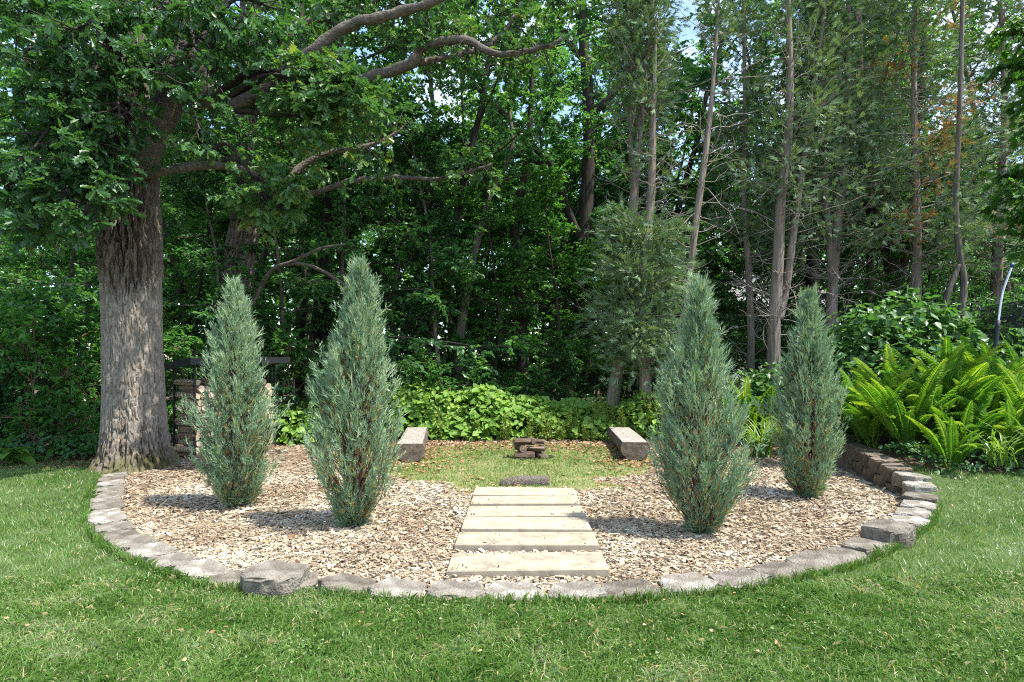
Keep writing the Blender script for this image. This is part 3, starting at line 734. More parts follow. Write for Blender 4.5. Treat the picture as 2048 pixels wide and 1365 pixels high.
named_tree('straight dark trunk behind the layered shrub in the middle', [([P(1045, 850, 16.5), P(1044, 650, 16.5), P(1034, 520, 16.5), P(1030, 440, 16.5), P(1048, 350, 16.6), P(1060, 250, 16.7), P(1066, 100, 16.8)], .17, .06),
    ([P(1050, 640, 16.5), P(1075, 600, 16.4), P(1110, 560, 16.3)], .06, .025)], 'darkbark', 'tall_b', .7, 4.5)
named_tree('twin dark trunk deep in the wood behind the left junipers', [([P(655, 850, 17), P(650, 600, 17), P(640, 400, 17), P(655, 200, 17), P(660, -40, 17)], .16, .08), ([P(600, 860, 17.5), P(602, 600, 17.5), P(612, 300, 17.6), P(600, -40, 17.6)], .15, .08)], 'darkbark', None, 1, 0)
named_tree('forked dark grey trunk right of the cedars above the shrubs', [([P(1790, 760, 15.5), P(1788, 600, 15.5), P(1782, 520, 15.5), P(1760, 460, 15.6), P(1730, 380, 15.7), P(1720, 250, 15.8), P(1716, 20, 15.8)], .23, .09),
    ([P(1790, 560, 15.5), P(1812, 500, 15.6), P(1820, 430, 15.7), P(1830, 300, 15.8), P(1850, 40, 15.8)], .15, .06)], 'darkbark', None, 1, 0)
named_tree('thin pair of grey stems left of the trampoline pole', [([P(1920, 640, 13), P(1928, 570, 13), P(1918, 500, 13), P(1912, 400, 13), P(1920, 200, 13), P(1926, -60, 13)], .075, .04), ([P(1918, 530, 13), P(1895, 590, 13.0), P(1880, 660, 13.0)], .05, .06)], 'bark', None, 1, 0)

# fallen and broken boughs at the wood edge
def bough(label, pts, r0, r1, mat='limbbark'):
    r0, r1 = r0 * .75, r1 * .7
    s_ = spline(pts, 26); mb = MB(); tube(mb, s_, np.linspace(r0, r1, 26), 8, .5, .2, rng)
    b = s_[0].copy()
    obj('dead_bough', mb.mesh('dead_bough', M[mat], True, b), None, tuple(b), None, label, 'branch')
bough('bare curved bough arching above the second juniper', [P(500, 620, 12.4), P(540, 545, 12.2), P(590, 522, 12), P(640, 498, 11.9), P(690, 489, 11.8)], .07, .03)
bough('lower grey bough curving down behind the second juniper', [P(560, 532, 12.1), P(600, 528, 12), P(640, 540, 12), P(680, 565, 12), P(720, 605, 12), P(740, 690, 12), P(745, 850, 12.6)], .045, .05)
bough('snapped tree trunk with pale torn end at the far left', [P(14, 880, 10.8), P(16, 780, 10.8), P(18, 700, 10.8), P(14, 668, 10.8), P(40, 640, 10.7), P(64, 612, 10.6), P(84, 590, 10.5)], .085, .05)
bough('fallen forked stick in the left undergrowth', [P(30, 795, 10.6), P(55, 812, 10.6), P(85, 822, 10.6), P(60, 800, 10.55), P(42, 778, 10.5)], .03, .02)

# ------------------------------------------------------------------ cedars with bare lower twigs on the right
def cedar(label, paths, r0, seed, fol_lo=3.2, dens=1.0, brown=0.0, dead=46, R0=1.5, low=None, top=13.0):
    rng = np.random.default_rng(seed)
    b = np.array(paths[0][0], float); b[2] = 0
    e = thing('cedar_tree', label, 'tree', b)
    mb_d, mb_f = MB(), MB()
    for i, pp in enumerate(paths):
        s_ = spline(pp, 40)
        d_ = nrm(s_[-1] - s_[-5])
        if s_[-1, 2] < top: s_ = np.vstack([s_, s_[-1] + d_ * np.linspace(.4, top - s_[-1, 2], 10)[:, None]])
        if i == 0: s_[0, 2] = -.1
        rr = np.interp(s_[:, 2], [0, .4, 6, top], [r0 * 1.35, r0, r0 * .62, .02]) * (1 if i == 0 else .72)
        mb = MB(); tube(mb, s_, rr, 12, .5, .10, rng)
        obj('trunk', mb.mesh('cedar_trunk', M['cedarbark'], True, b), e)
        hs = s_[:, 2]
        def at_h(h): return np.array([np.interp(h, hs, s_[:, k]) for k in range(3)])
        for k in range(dead):
            h = rng.uniform(1.6, 8.5); p0 = at_h(h); az = rng.uniform(0, 6.28)
            dd = np.array([math.cos(az), math.sin(az), rng.normal(.15, .3)])
            br = wander(rng, p0, dd, rng.uniform(.5, 1.7), 6, .16, .07 * rng.choice([-1, 1, 1]))
            tube(mb_d, br, np.linspace(.013, .003, 7), 4, .5, cap=False)
            for q in range(2):
                p1, d1 = pos_on(br, .3 + .6 * rng.random())
                tube(mb_d, wander(rng, p1, d1 + rng.normal(0, .6, 3), rng.uniform(.2, .5), 3, .2, .05), np.linspace(.006, .002, 4), 3, .5, cap=False)
        nb = int(110 * dens)
        for k in range(nb):
            h = fol_lo + (top - fol_lo) * (k + rng.random()) / nb
            if low and rng.random() < low[2]: h = rng.uniform(low[0], low[1])
            p0 = at_h(h); az = rng.uniform(0, 6.28)
            ln = R0 * (1 - .75 * max(0, (h - 5)) / (top - 5)) * rng.uniform(.6, 1.2)
            br = wander(rng, p0, (math.cos(az), math.sin(az), rng.normal(.25, .2)), ln, 6, .14, .03)
            tube(mb_d, br, np.linspace(.016, .004, 7), 4, .5, cap=False)
            ns = int(30 * min(1.4, .5 + ln / 1.6))
            u = .3 + .7 * rng.random(ns)
            pts_ = np.array([pos_on(br, v)[0] for v in u]); ax = np.array([pos_on(br, v)[1] for v in u])
            off = rng.normal(0, .16, (ns, 3)) * np.array([1, 1, .8])
            ax = nrm(ax * .7 + off * 4 + np.array([0, 0, -.15]))
            tn = rng.uniform(.15, .75)
            tt = np.clip(tn + rng.normal(0, .13, ns), 0, .92)
            if brown and rng.random() < brown: tt[:] = .98
            sprays(mb_f, rng, pts_ + off, ax, rng.uniform(.13, .27, ns), 8, .7, .030, tt, True)
    obj('branchwork', mb_d.mesh('cedar_branchwork', M['deadwood'], True, b), e, kind='stuff')
    obj('foliage', mb_f.mesh('cedar_foliage', M['cedar'], False, b), e, kind='stuff')
    return e
d = 13.6
cedar('twin stemmed bare cedar standing closest to the fire pile', [[P(1222, 865, d), P(1228, 780, d), P(1242, 700, d), P(1255, 560, d), P(1264, 440, d), P(1276, 300, d), P(1290, 150, d), P(1304, 20, d)],
      [P(1255, 640, d), P(1262, 540, d + .1), P(1268, 420, d + .1), P(1262, 280, d + .1), P(1264, 150, d + .1), P(1262, 20, d + .1)]], .15, 301, 7.0, .8, .0, 60, 1.15)
cedar('bushy green cedar hiding its own trunk left of the third juniper', [[P(1292, 850, 13.0), P(1290, 740, 13.0), P(1282, 640, 13.0), P(1280, 560, 13.0), P(1300, 420, 13.2), P(1305, 300, 13.2)]], .13, 302, 1.0, 1.7, .0, 20, .95, (1.3, 4.3, .86), 9.0)
d = 13.2
cedar('pale cedar trunk leaning to the right with a dead top', [[P(1355, 840, d), P(1366, 640, d), P(1382, 520, d), P(1398, 400, d), P(1412, 300, d), P(1424, 190, d), P(1430, 110, d)]], .105, 303, 8.6, .12, .0, 70, 1.0, None, 9.6)
d = 15.0
cedar('thin straight cedar between the leaning trunk and the thick one', [[P(1500, 840, d), P(1502, 690, d), P(1498, 560, d), P(1488, 400, d), P(1490, 250, d), P(1488, 90, d)]], .10, 304, 4.0, .95, .02, 50, 1.0)
d = 13.8
cedar('thick pale cedar with a side stem above the fourth juniper', [[P(1545, 800, d), P(1548, 660, d), P(1556, 520, d), P(1562, 400, d), P(1576, 280, d), P(1580, 140, d), P(1576, 0, d)],
      [P(1558, 640, d), P(1574, 560, d + .1), P(1588, 460, d + .1), P(1602, 360, d + .2)]], .16, 305, 5.0, .6, .01, 60, 1.2)
d = 14.6
cedar('double cedar trunk with peeling bark behind the fourth juniper', [[P(1662, 800, d), P(1664, 600, d), P(1672, 480, d), P(1686, 350, d), P(1694, 200, d), P(1696, 60, d)],
      [P(1664, 560, d), P(1656, 450, d), P(1650, 380, d), P(1648, 200, d)]], .15, 306, 4.2, .8, .0, 50)
d = 14.2
cedar('tall rusty twigged cedar above the shrub on the right', [[P(1832, 760, d), P(1832, 600, d), P(1834, 450, d), P(1830, 300, d), P(1828, 150, d), P(1832, 0, d)]], .13, 307, 3.6, 1.5, .10, 60, 1.7)
d = 14.8
cedar('rightmost cedar rising behind the trampoline pole', [[P(1990, 760, d), P(1992, 600, d), P(2000, 400, d), P(2010, 250, d), P(2006, 100, d), P(2000, 0, d)]], .15, 308, 3.4, 1.5, .02, 50, 1.9)
d = 17.5
cedar('farther cedar with full crown behind the double trunk', [[P(1740, 800, d), P(1740, 600, d), P(1742, 400, d), P(1744, 200, d), P(1746, 20, d)]], .14, 309, 4.5, 1.5, .0, 30, 1.9)
cedar('farther cedar with full crown left of the double trunk', [[P(1630, 800, d), P(1632, 600, d), P(1630, 400, d), P(1632, 200, d), P(1632, 20, d)]], .14, 310, 5.0, 1.3, .0, 30, 1.8)

# maple boughs reaching in from the right
mbx = np.array([9.6, 8.6, float(zg(np.array([9.6]), np.array([8.6]))[0])])
rng = np.random.default_rng(77)
maple = thing('maple_tree', 'maple reaching bright leafy boughs in from the right edge', 'tree', mbx)
mb = MB(); trk = spline([mbx - [0, 0, .1], mbx + [-.1, .1, 2.5], mbx + [0, .2, 5], mbx + [.3, .1, 8]], 16); tube(mb, trk, np.linspace(.22, .1, 16), 10, .5, .1, rng)
obj('trunk', mb.mesh('maple_trunk', M['bark'], True, mbx), maple)
mt_, ml = MB(), MB()
for (px, py, dd) in [(2010, 60, 8.4), (2030, 140, 8.4), (2000, 130, 8.6), (2040, 30, 8.2), (2045, 190, 8.3), (2035, 330, 8.3), (2010, 400, 8.5), (2030, 440, 8.4), (2045, 380, 8.2), (2060, 480, 8.3), (2080, 100, 8.2), (2085, 400, 8.2), (2010, 350, 8.7), (2060, 250, 8.6)]:
    b0 = P(px, py, dd); a0 = np.array([9.6, 8.7, b0[2] - .3])
    pth = spline([a0, (a0 + b0) / 2 + [0, 0, .25], b0], 10); tube(mt_, pth, np.linspace(.03, .008, 10), 5, .5, cap=False)
    for k in range(34):
        p0, d0 = pos_on(pth, .55 + .45 * rng.random())
        twig_leaves(mt_, ml, rng, p0, nrm(d0 * .5 + rng.normal(0, .6, 3) * [1, 1, .5]), .35, 8, .105, T_MAPLE, .45, .8, (.2, .7), .003)
obj('bough', mt_.mesh('maple_bough', M['darkbark'], True, mbx), maple, kind='stuff')
obj('crown', ml.mesh('maple_crown', M['maple'], False, mbx), maple, kind='stuff')

# ------------------------------------------------------------------ house far behind the trees
hb = np.array([14.5, 40.0, 0])
house = thing('house', 'grey house with pale roof glimpsed between the cedar trunks', 'house', hb)
def box(mb, x0, x1, y0, y1, z0, z1):
    V = [(x, y, z) for z in (z0, z1) for x, y in ((x0, y0), (x1, y0), (x1, y1), (x0, y1))]
    mb.add(V, np.array([[3, 2, 1, 0], [4, 5, 6, 7], [0, 1, 5, 4], [1, 2, 6, 5], [2, 3, 7, 6], [3, 0, 4, 7]]))
mb = MB(); box(mb, -6, 6, 0, 8, -.3, 5.4); obj('wall', mb.mesh('house_wall', M['siding']), house)
mb = MB(); mb.add([(-6.5, -.5, 5.38), (6.5, -.5, 5.38), (6.5, 4, 8.4), (-6.5, 4, 8.4), (6.5, 8.5, 5.38), (-6.5, 8.5, 5.38), (-6.5, -.5, 5.2), (6.5, -.5, 5.2), (6.5, 8.5, 5.2), (-6.5, 8.5, 5.2)],
    [np.array([[0, 1, 2, 3], [3, 2, 4, 5], [6, 7, 1, 0], [9, 8, 7, 6], [5, 4, 8, 9]]), np.array([[0, 3, 5, 9, 6], [1, 7, 8, 4, 2]])])
obj('roof', mb.mesh('house_roof', M['roof']), house)
for wx in (-4, -1, 2.2, 4.6):
    for wz in (1.0, 3.5):
        mb = MB(); box(mb, wx - .55, wx + .55, -.06, .1, wz, wz + 1.3); w_ = obj('window', mb.mesh('house_window', M['white']), house)
        mb = MB(); box(mb, wx - .45, wx + .45, -.075, -.055, wz + .1, wz + 1.2); obj('pane', mb.mesh('window_pane', M['window']), w_)

# ------------------------------------------------------------------ leafy bank at the wood edge
rng = np.random.default_rng(5)
def bank(name, label, x0, x1, yc, width, hfun, N, size, mat, tmpl, seed, cat, hang=.35):
    rng = np.random.default_rng(seed)
    x = rng.uniform(x0, x1, N); t = rng.uniform(-1, 1, N)
    y = yc(x) + t * width
    prof = np.sqrt(np.clip(1 - t ** 2, 0, 1))
    h = hfun(x, y) * prof
    u = np.where(rng.random(N) < .62, rng.uniform(.88, 1.08, N), rng.uniform(.15, .95, N))
    z = h * u + .03 + zg(x, y)
    pos = np.stack([x + rng.normal(0, .06, N), y + rng.normal(0, .06, N), np.maximum(z, .04)], -1)
    nn = nrm(np.stack([rng.normal(0, .35, N), t * .5 - .35 + rng.normal(0, .35, N), np.full(N, .9)], -1))
    dd = np.stack([rng.normal(0, 1, N), rng.normal(-.5, 1, N), np.full(N, -hang)], -1)
    tn = np.clip(.5 + .9 * (fbm(np.stack([x * 1.6, y * 1.6, z], -1), 3, seed) - .5) + rng.normal(0, .17, N), 0, 1)
    ml = MB(); leaves(ml, pos, dd, nn, size * rng.uniform(.55, 1.25, N), tmpl, tn)
    return obj(name, ml.mesh(name, M[mat]), None, None, None, label, cat, None, 'stuff'), pos
hb_ = lambda x, y: .30 + .78 * np.clip(fbm(np.stack([x * .75, y * .5, 0 * x], -1), 3, 31) * 1.9 - .45, .05, 1.3) * (1 - .35 * sm(.2, 1.2, x) * sm(2.4, 1.4, x))
bank('bank_leaf_cover', 'bright green broad leaved ground cover behind the fire pile and log benches', -4.6, 3.4, lambda x: 13.45 + .1 * np.sin(x * 2), .95, hb_, 10000, .135, 'bank', T_HEART, 33, 'ground cover')
bank('vine_cover', 'low leafy cover between oak trunk and woodpile edge', -5.0, -3.2, lambda x: 12.3 + 0 * x, .6, lambda x, y: .35 + .25 * nz2(x, y, 3, 2.0), 1100, .13, 'bank', T_HEART, 35, 'ground cover')
bank('undergrowth', 'dark leafy undergrowth at the foot of the wood', -12, 12, lambda x: 14.9 + .4 * np.sin(x), 1.3, lambda x, y: .35 + .45 * nz2(x, y, 9, 1.0), 11000, .11, 'leaf_b', T_RHOMB, 34, 'ground cover')
bank('left_undergrowth', 'shady weeds under the trees left of the oak', -11.5, -6.6, lambda x: 10.3 + .0 * x, .75, lambda x, y: .25 + .45 * nz2(x, y, 9, 1.3), 2600, .10, 'leaf_b', T_OVATE, 36, 'ground cover')
bank('wall_weed_cover', 'small weeds growing along the top of the block wall under the ferns', 4.95, 7.4, lambda x: 7.75 - .15 * (x - 5.3), .55, lambda x, y: .12 + .12 * nz2(x, y, 9, 3.0), 2200, .06, 'shrubleaf', T_OVATE, 37, 'ground cover')

# stalk plants in front of the bank
def stalk_proto(seed, h):
    rng = np.random.default_rng(seed); ms, ml = MB(), MB()
    for s in range(7):
        b = np.array([rng.normal(0, .07), rng.normal(0, .06), 0]); p = wander(rng, b, (rng.normal(0, .08), rng.normal(0, .08), 1), h * rng.uniform(.6, 1.1), 6, .05, .03)
        tube(ms, p, np.linspace(.006, .003, 7), 4, .3, cap=False)
        n = 34; u = .12 + .88 * rng.random(n); pos = np.array([pos_on(p, v)[0] for v in u]); az = rng.uniform(0, 6.28, n)
        dd = np.stack([np.cos(az), np.sin(az), rng.normal(.1, .4, n)], -1)
        leaves(ml, pos, dd, rng.normal(0, .4, (n, 3)) + [0, 0, 1], .075 * rng.uniform(.5, 1.2, n) * (1.15 - .6 * u), T_RHOMB, np.clip(rng.normal(.45, .22, n) + .3 * (rng.random(n) < .1), 0, 1))
    return ms.mesh('stalk_stem', M['stalk'], True), ml.mesh('stalk_leaf', M['stalk'])
SP = [stalk_proto(61, .62), stalk_proto(62, .75), stalk_proto(63, .5)]
spots = [(1010, 880), (1060, 876), (1090, 874), (1120, 878), (1150, 874), (1180, 872), (1205, 868), (1225, 864), (1250, 866), (1275, 862), (1300, 860), (1315, 864), (1135, 866), (1095, 866), (1165, 862), (1240, 856), (1290, 852), (900, 886), (950, 884), (880, 890)]
STK = []
for i, (px, py) in enumerate(spots):
    yy = 12.35 + .35 * ((i * 7) % 5) / 5 + (.15 if px > 1180 else 0); p = np.array([(px - HX) * yy / F, yy, 0]); ms, ml_ = SP[i % 3]
    e = thing('stalk_plant', 'yellow green upright stalk plant before the leafy bank', 'plant', p, rng.uniform(0, 6.28), 'upright stalk plants', rng.uniform(.8, 1.1) * (1.3 if px > 1180 else .85)); STK.append(e)
    obj('stem', ms, e, kind='stuff'); obj('foliage', ml_, e, kind='stuff')

rank_labels(STK)
# broad leaved shrubs on the right
def big_shrub(label, base, w, dpt, h, N, size, seed, mat='shrubleaf', lo=.25):
    rng = np.random.default_rng(seed); b = np.array(base, float)
    e = thing('broadleaf_shrub', label, 'shrub', b)
    ms, ml = MB(), MB()
    for k in range(26):
        az = rng.uniform(0, 6.28); tgt = np.array([math.cos(az) * w * rng.uniform(.3, .95), math.sin(az) * dpt * rng.uniform(.3, .95), h * rng.uniform(.55, .98)])
        p = spline([np.zeros(3), tgt * [.35, .35, .6], tgt], 9); tube(ms, p, np.linspace(.014, .005, 9), 4, .5, cap=False)
    pts = nrm(rng.normal(size=(N, 3)) * [1, 1, .9]); pts[:, 2] = np.abs(pts[:, 2]) * 1.0
    rad = np.where(rng.random(N) < .72, rng.uniform(.86, 1.05, N), rng.uniform(.4, .9, N)) * (.72 + .5 * fbm(pts * 2.2 + seed, 3, seed))
    pos = pts * rad[:, None] * np.array([w, dpt, h]); pos[:, 2] = np.maximum(pos[:, 2], lo * h * rng.random(N))
    nn = nrm(pts * .55 + rng.normal(0, .3, (N, 3)) + [0, 0, .9]); dd = pts * [1, 1, .2] + rng.normal(0, .6, (N, 3)) + [0, 0, -.5]
    leaves(ml, pos, dd, nn, size * rng.uniform(.6, 1.2, N), T_HEART, np.clip(rng.normal(.5, .2, N), 0, 1))
    obj('stem', ms.mesh('shrub_stem', M['darkbark'], True), e, kind='stuff'); obj('foliage', ml.mesh('shrub_foliage', M[mat]), e, kind='stuff')
big_shrub('large broad leaved shrub behind the ferns, tallest of the right side shrubs', (8.1, 11.9, .4), 1.4, .9, 2.55, 3600, .15, 71)
big_shrub('rounded broad leaved shrub directly behind the fourth juniper', (6.65, 11.6, .35), 1.25, .9, 2.3, 3000, .13, 72)
big_shrub('broad leaved shrub beside the trampoline pole', (9.3, 11.2, .4), .9, .8, 1.75, 1700, .15, 73)
big_shrub('low leafy shrub between the third and fourth junipers', (5.35, 12.8, .1), 1.2, .7, 1.35, 2000, .13, 74)
big_shrub('small bright shrub left of the third juniper by the cedar foot', (2.75, 12.9, 0), .75, .6, 1.0, 1100, .13, 75, 'bank')

# ferns: fronds share three meshes
def frond_mesh(seed, Lr, arch, w, bend=0.0):
    rng = np.random.default_rng(seed); mb = MB(); n = 40
    t = np.linspace(0, 1, 14); ang = R(78) - arch * t ** 1.8
    p = np.zeros((14, 3))
    for k in range(1, 14):
        p[k] = p[k - 1] + Lr / 13 * np.array([math.cos(ang[k]), 0, math.sin(ang[k])])
    p[:, 1] = bend * Lr * t ** 2
    tube(mb, p, np.linspace(.007, .0015, 14), 4, .75, cap=False)
    for k in range(n * 1):
        u = .2 + .79 * k / n
        q, ax = pos_on(p, u); v = (u - .2) / .8
        ln = w * (math.sin(math.pi * min(1, v * .78 + .2)) ** .8) * (1 - .15 * v) * rng.uniform(.9, 1.08)
        up = np.cross(ax, [0, 1.0, 0]); up = -up if up[2] < 0 else up
        for s in (-1, 1):
            d0 = nrm(ax * .45 + np.array([0, s, 0]) + up * .12 + rng.normal(0, .05, 3))
            w2 = nrm(np.cross(d0, up)) * (.0125 + .004 * rng.random())
            m1 = q + d0 * ln * .5 + up * .012; e_ = q + d0 * ln - up * ln * .28 + ax * ln * .08
            tn = np.clip(.35 + .5 * v + rng.normal(0, .08), 0, 1)
            b1 = q + d0 * ln * .1
            mb.add([b1 - w2 * .7, b1 + w2 * .7, m1 + w2, e_, m1 - w2], np.array([[0, 1, 2, 3, 4]]), tn)
    return mb.mesh('frond', M['fern'])
FR = [frond_mesh(81, 1.2, R(58), .135), frond_mesh(82, 1.05, R(85), .13, .12), frond_mesh(83, 1.3, R(42), .135, -.08), frond_mesh(85, 1.15, R(70), .13, -.15), frond_mesh(86, 1.25, R(50), .14, .1), frond_mesh(87, 1.1, R(100), .13, .05), frond_mesh(84, .85, R(80), .115, .1)]
rng = np.random.default_rng(88)
ferns = [('front fern with a vase of yellow green fronds nearest the block wall', 5.35, 8.3, 1.0, 12), ('small low fern at the lawn edge right of the front fern', 5.25, 7.35, .55, 8), ('fern at the right edge arching over the lawn', 6.15, 7.5, .8, 10),
         ('fern just above the end of the block wall', 5.3, 9.3, 1.0, 12), ('fern behind the wall beside the fourth juniper', 5.35, 10.1, 1.0, 12), ('tall fern in the middle of the fern bed', 6.1, 8.7, 1.1, 13),
         ('bright fern at the right side of the fern bed', 6.8, 8.6, 1.1, 13), ('fern in the second row behind the front fern', 5.9, 9.5, 1.15, 13), ('fern in the second row at the centre', 6.7, 9.5, 1.2, 13),
         ('fern in the back row under the shrub', 6.5, 10.3, 1.2, 12), ('fern in the back row near the trampoline pole', 7.7, 9.9, 1.3, 13), ('fern at the right edge of the back row', 8.3, 9.6, 1.25, 12),
         ('fern half hidden between juniper and fern bed', 5.7, 10.6, 1.05, 11), ('dense fern at the far right edge', 7.5, 8.9, 1.15, 13), ('low fern at the lawn edge under the tall fern', 5.75, 7.9, .75, 9), ('fern between the front fern and the wall end', 5.15, 8.8, .85, 10), ('fern at the right edge behind the arching fern', 6.75, 7.9, .95, 11), ('fern in the back row left of the trampoline pole', 7.2, 10.3, 1.3, 12), ('fern glimpsed between the third and fourth junipers', 4.5, 11.7, .95, 10), ('fern just left of the fourth juniper', 4.95, 11.9, 1.0, 10), ('fern close behind the small low fern', 5.6, 8.6, .95, 11), ('fern filling the middle of the front row', 6.35, 8.15, .9, 11), ('fern behind the tall middle fern', 6.35, 9.1, 1.15, 12), ('fern between the bright fern and the far right fern', 7.15, 8.35, 1.0, 12), ('fern in the third row at the right', 7.9, 9.35, 1.2, 12)]
for lab, x, y, sc, nf in ferns:
    e = thing('fern', lab, 'fern', (x, y, float(zg(np.array([x]), np.array([y]))[0]) - .01), rng.uniform(0, 6.28), 'ferns in the bed on the right', sc)
    for k in range(nf + 12):
        f = obj('frond', FR[int(rng.integers(0, 7 if k > nf else 6))], e)
        az = k * 2.399 + rng.normal(0, .25); f.rotation_euler = (rng.normal(0, .2), rng.normal(0, .14), az)
        f.location = (math.cos(az) * .05, math.sin(az) * .05, 0); s = rng.uniform(.7, 1.2); f.scale = (s, s, s)

# strap leaf clumps (daylily) and hosta
def strap(label, x, y, n, Ls, z=0.0, nm='daylily'):
    rng = np.random.default_rng(int(x * 100 + y * 10 + 900)); mb = MB()
    for k in range(n):
        az = rng.uniform(0, 6.28); L_ = Ls * rng.uniform(.6, 1.15); arch = rng.uniform(1.0, 2.2)
        t = np.linspace(0, 1, 7); ang = R(85) - arch * t ** 1.4; dx = np.cumsum(np.r_[0, np.cos(ang[1:])]) * L_ / 6; dz = np.cumsum(np.r_[0, np.sin(ang[1:])]) * L_ / 6
        c_, s_ = math.cos(az), math.sin(az); o_ = rng.normal(0, .07, 2)
        ctr = np.stack([o_[0] + dx * c_, o_[1] + dx * s_, np.maximum(dz, .01)], -1); w = .012 * np.sin(np.pi * np.clip(t * .85 + .15, 0, 1)) ** .6
        sd = np.array([-s_, c_, 0]); V = np.concatenate([ctr + sd * w[:, None], ctr + np.array([0, 0, -.004]), ctr - sd * w[:, None]])
        i = np.arange(6); q = np.concatenate([np.stack([i, i + 1, i + 8, i + 7], -1), np.stack([i + 7, i + 8, i + 15, i + 14], -1)])
        mb.add(V, q, rng.uniform(0, 1))
    obj(nm, mb.mesh(nm, M['strap']), None, (x, y, z), None, label, 'plant', 'strap leaved clumps')
strap('yellow green strap leaved clump between the third and fourth junipers', 4.15, 10.2, 110, .95)
strap('strap leaved clump close behind the fourth juniper', 4.75, 10.6, 90, .95)
strap('long leaved grass clump at the right edge below the ferns', 6.3, 7.25, 60, .8, .36, 'grass_clump')
strap('low long leaved clump between the lawn and the front ferns', 5.75, 7.25, 44, .6, .34, 'grass_clump')
def hosta_leaf():
    mb = MB(); n = 7; t = np.linspace(0, 1, n); w = .085 * np.sin(np.pi * np.clip(t * .92 + .03, 0, 1)) ** .75
    x = t * .34; z = .10 + .10 * np.sin(t * 2.2) - .12 * t ** 2
    V = np.concatenate([np.stack([x, w, z + .02], -1), np.stack([x, 0 * x, z], -1), np.stack([x, -w, z + .02], -1)])
    i = np.arange(n - 1); mb.add(V, np.concatenate([np.stack([i, i + 1, i + n + 1, i + n], -1), np.stack([i + n, i + n + 1, i + 2 * n + 1, i + 2 * n], -1)]), .55)
    tube(mb, [(-.02, 0, 0), (0, 0, .06), (.01, 0, .10)], .004, 4, .4, cap=False)
    return mb.mesh('hosta_leaf', M['hosta'], True)
HL = hosta_leaf()
for lab, px, py, n, sc in [('bright hosta with broad leaves left of the oak trunk', 140, 918, 18, 1.05), ('smaller hosta at the far left edge of the lawn', 22, 935, 14, 1.0), ('little hosta at the left below the woods', 68, 925, 8, .6)]:
    p = G(px, py)
    e = thing('hosta', lab, 'plant', (p[0], p[1], float(zg(p[0:1], p[1:2])[0])), 0, 'hostas at the left lawn edge', sc)
    for k in range(n):
        f = obj('leaf', HL, e); az = k * 2.399; f.rotation_euler = (rng.normal(0, .15), -.35 * (k % 3) + .2 + rng.normal(0, .1), az); s = rng.uniform(.7, 1.15); f.scale = (s, s, s)

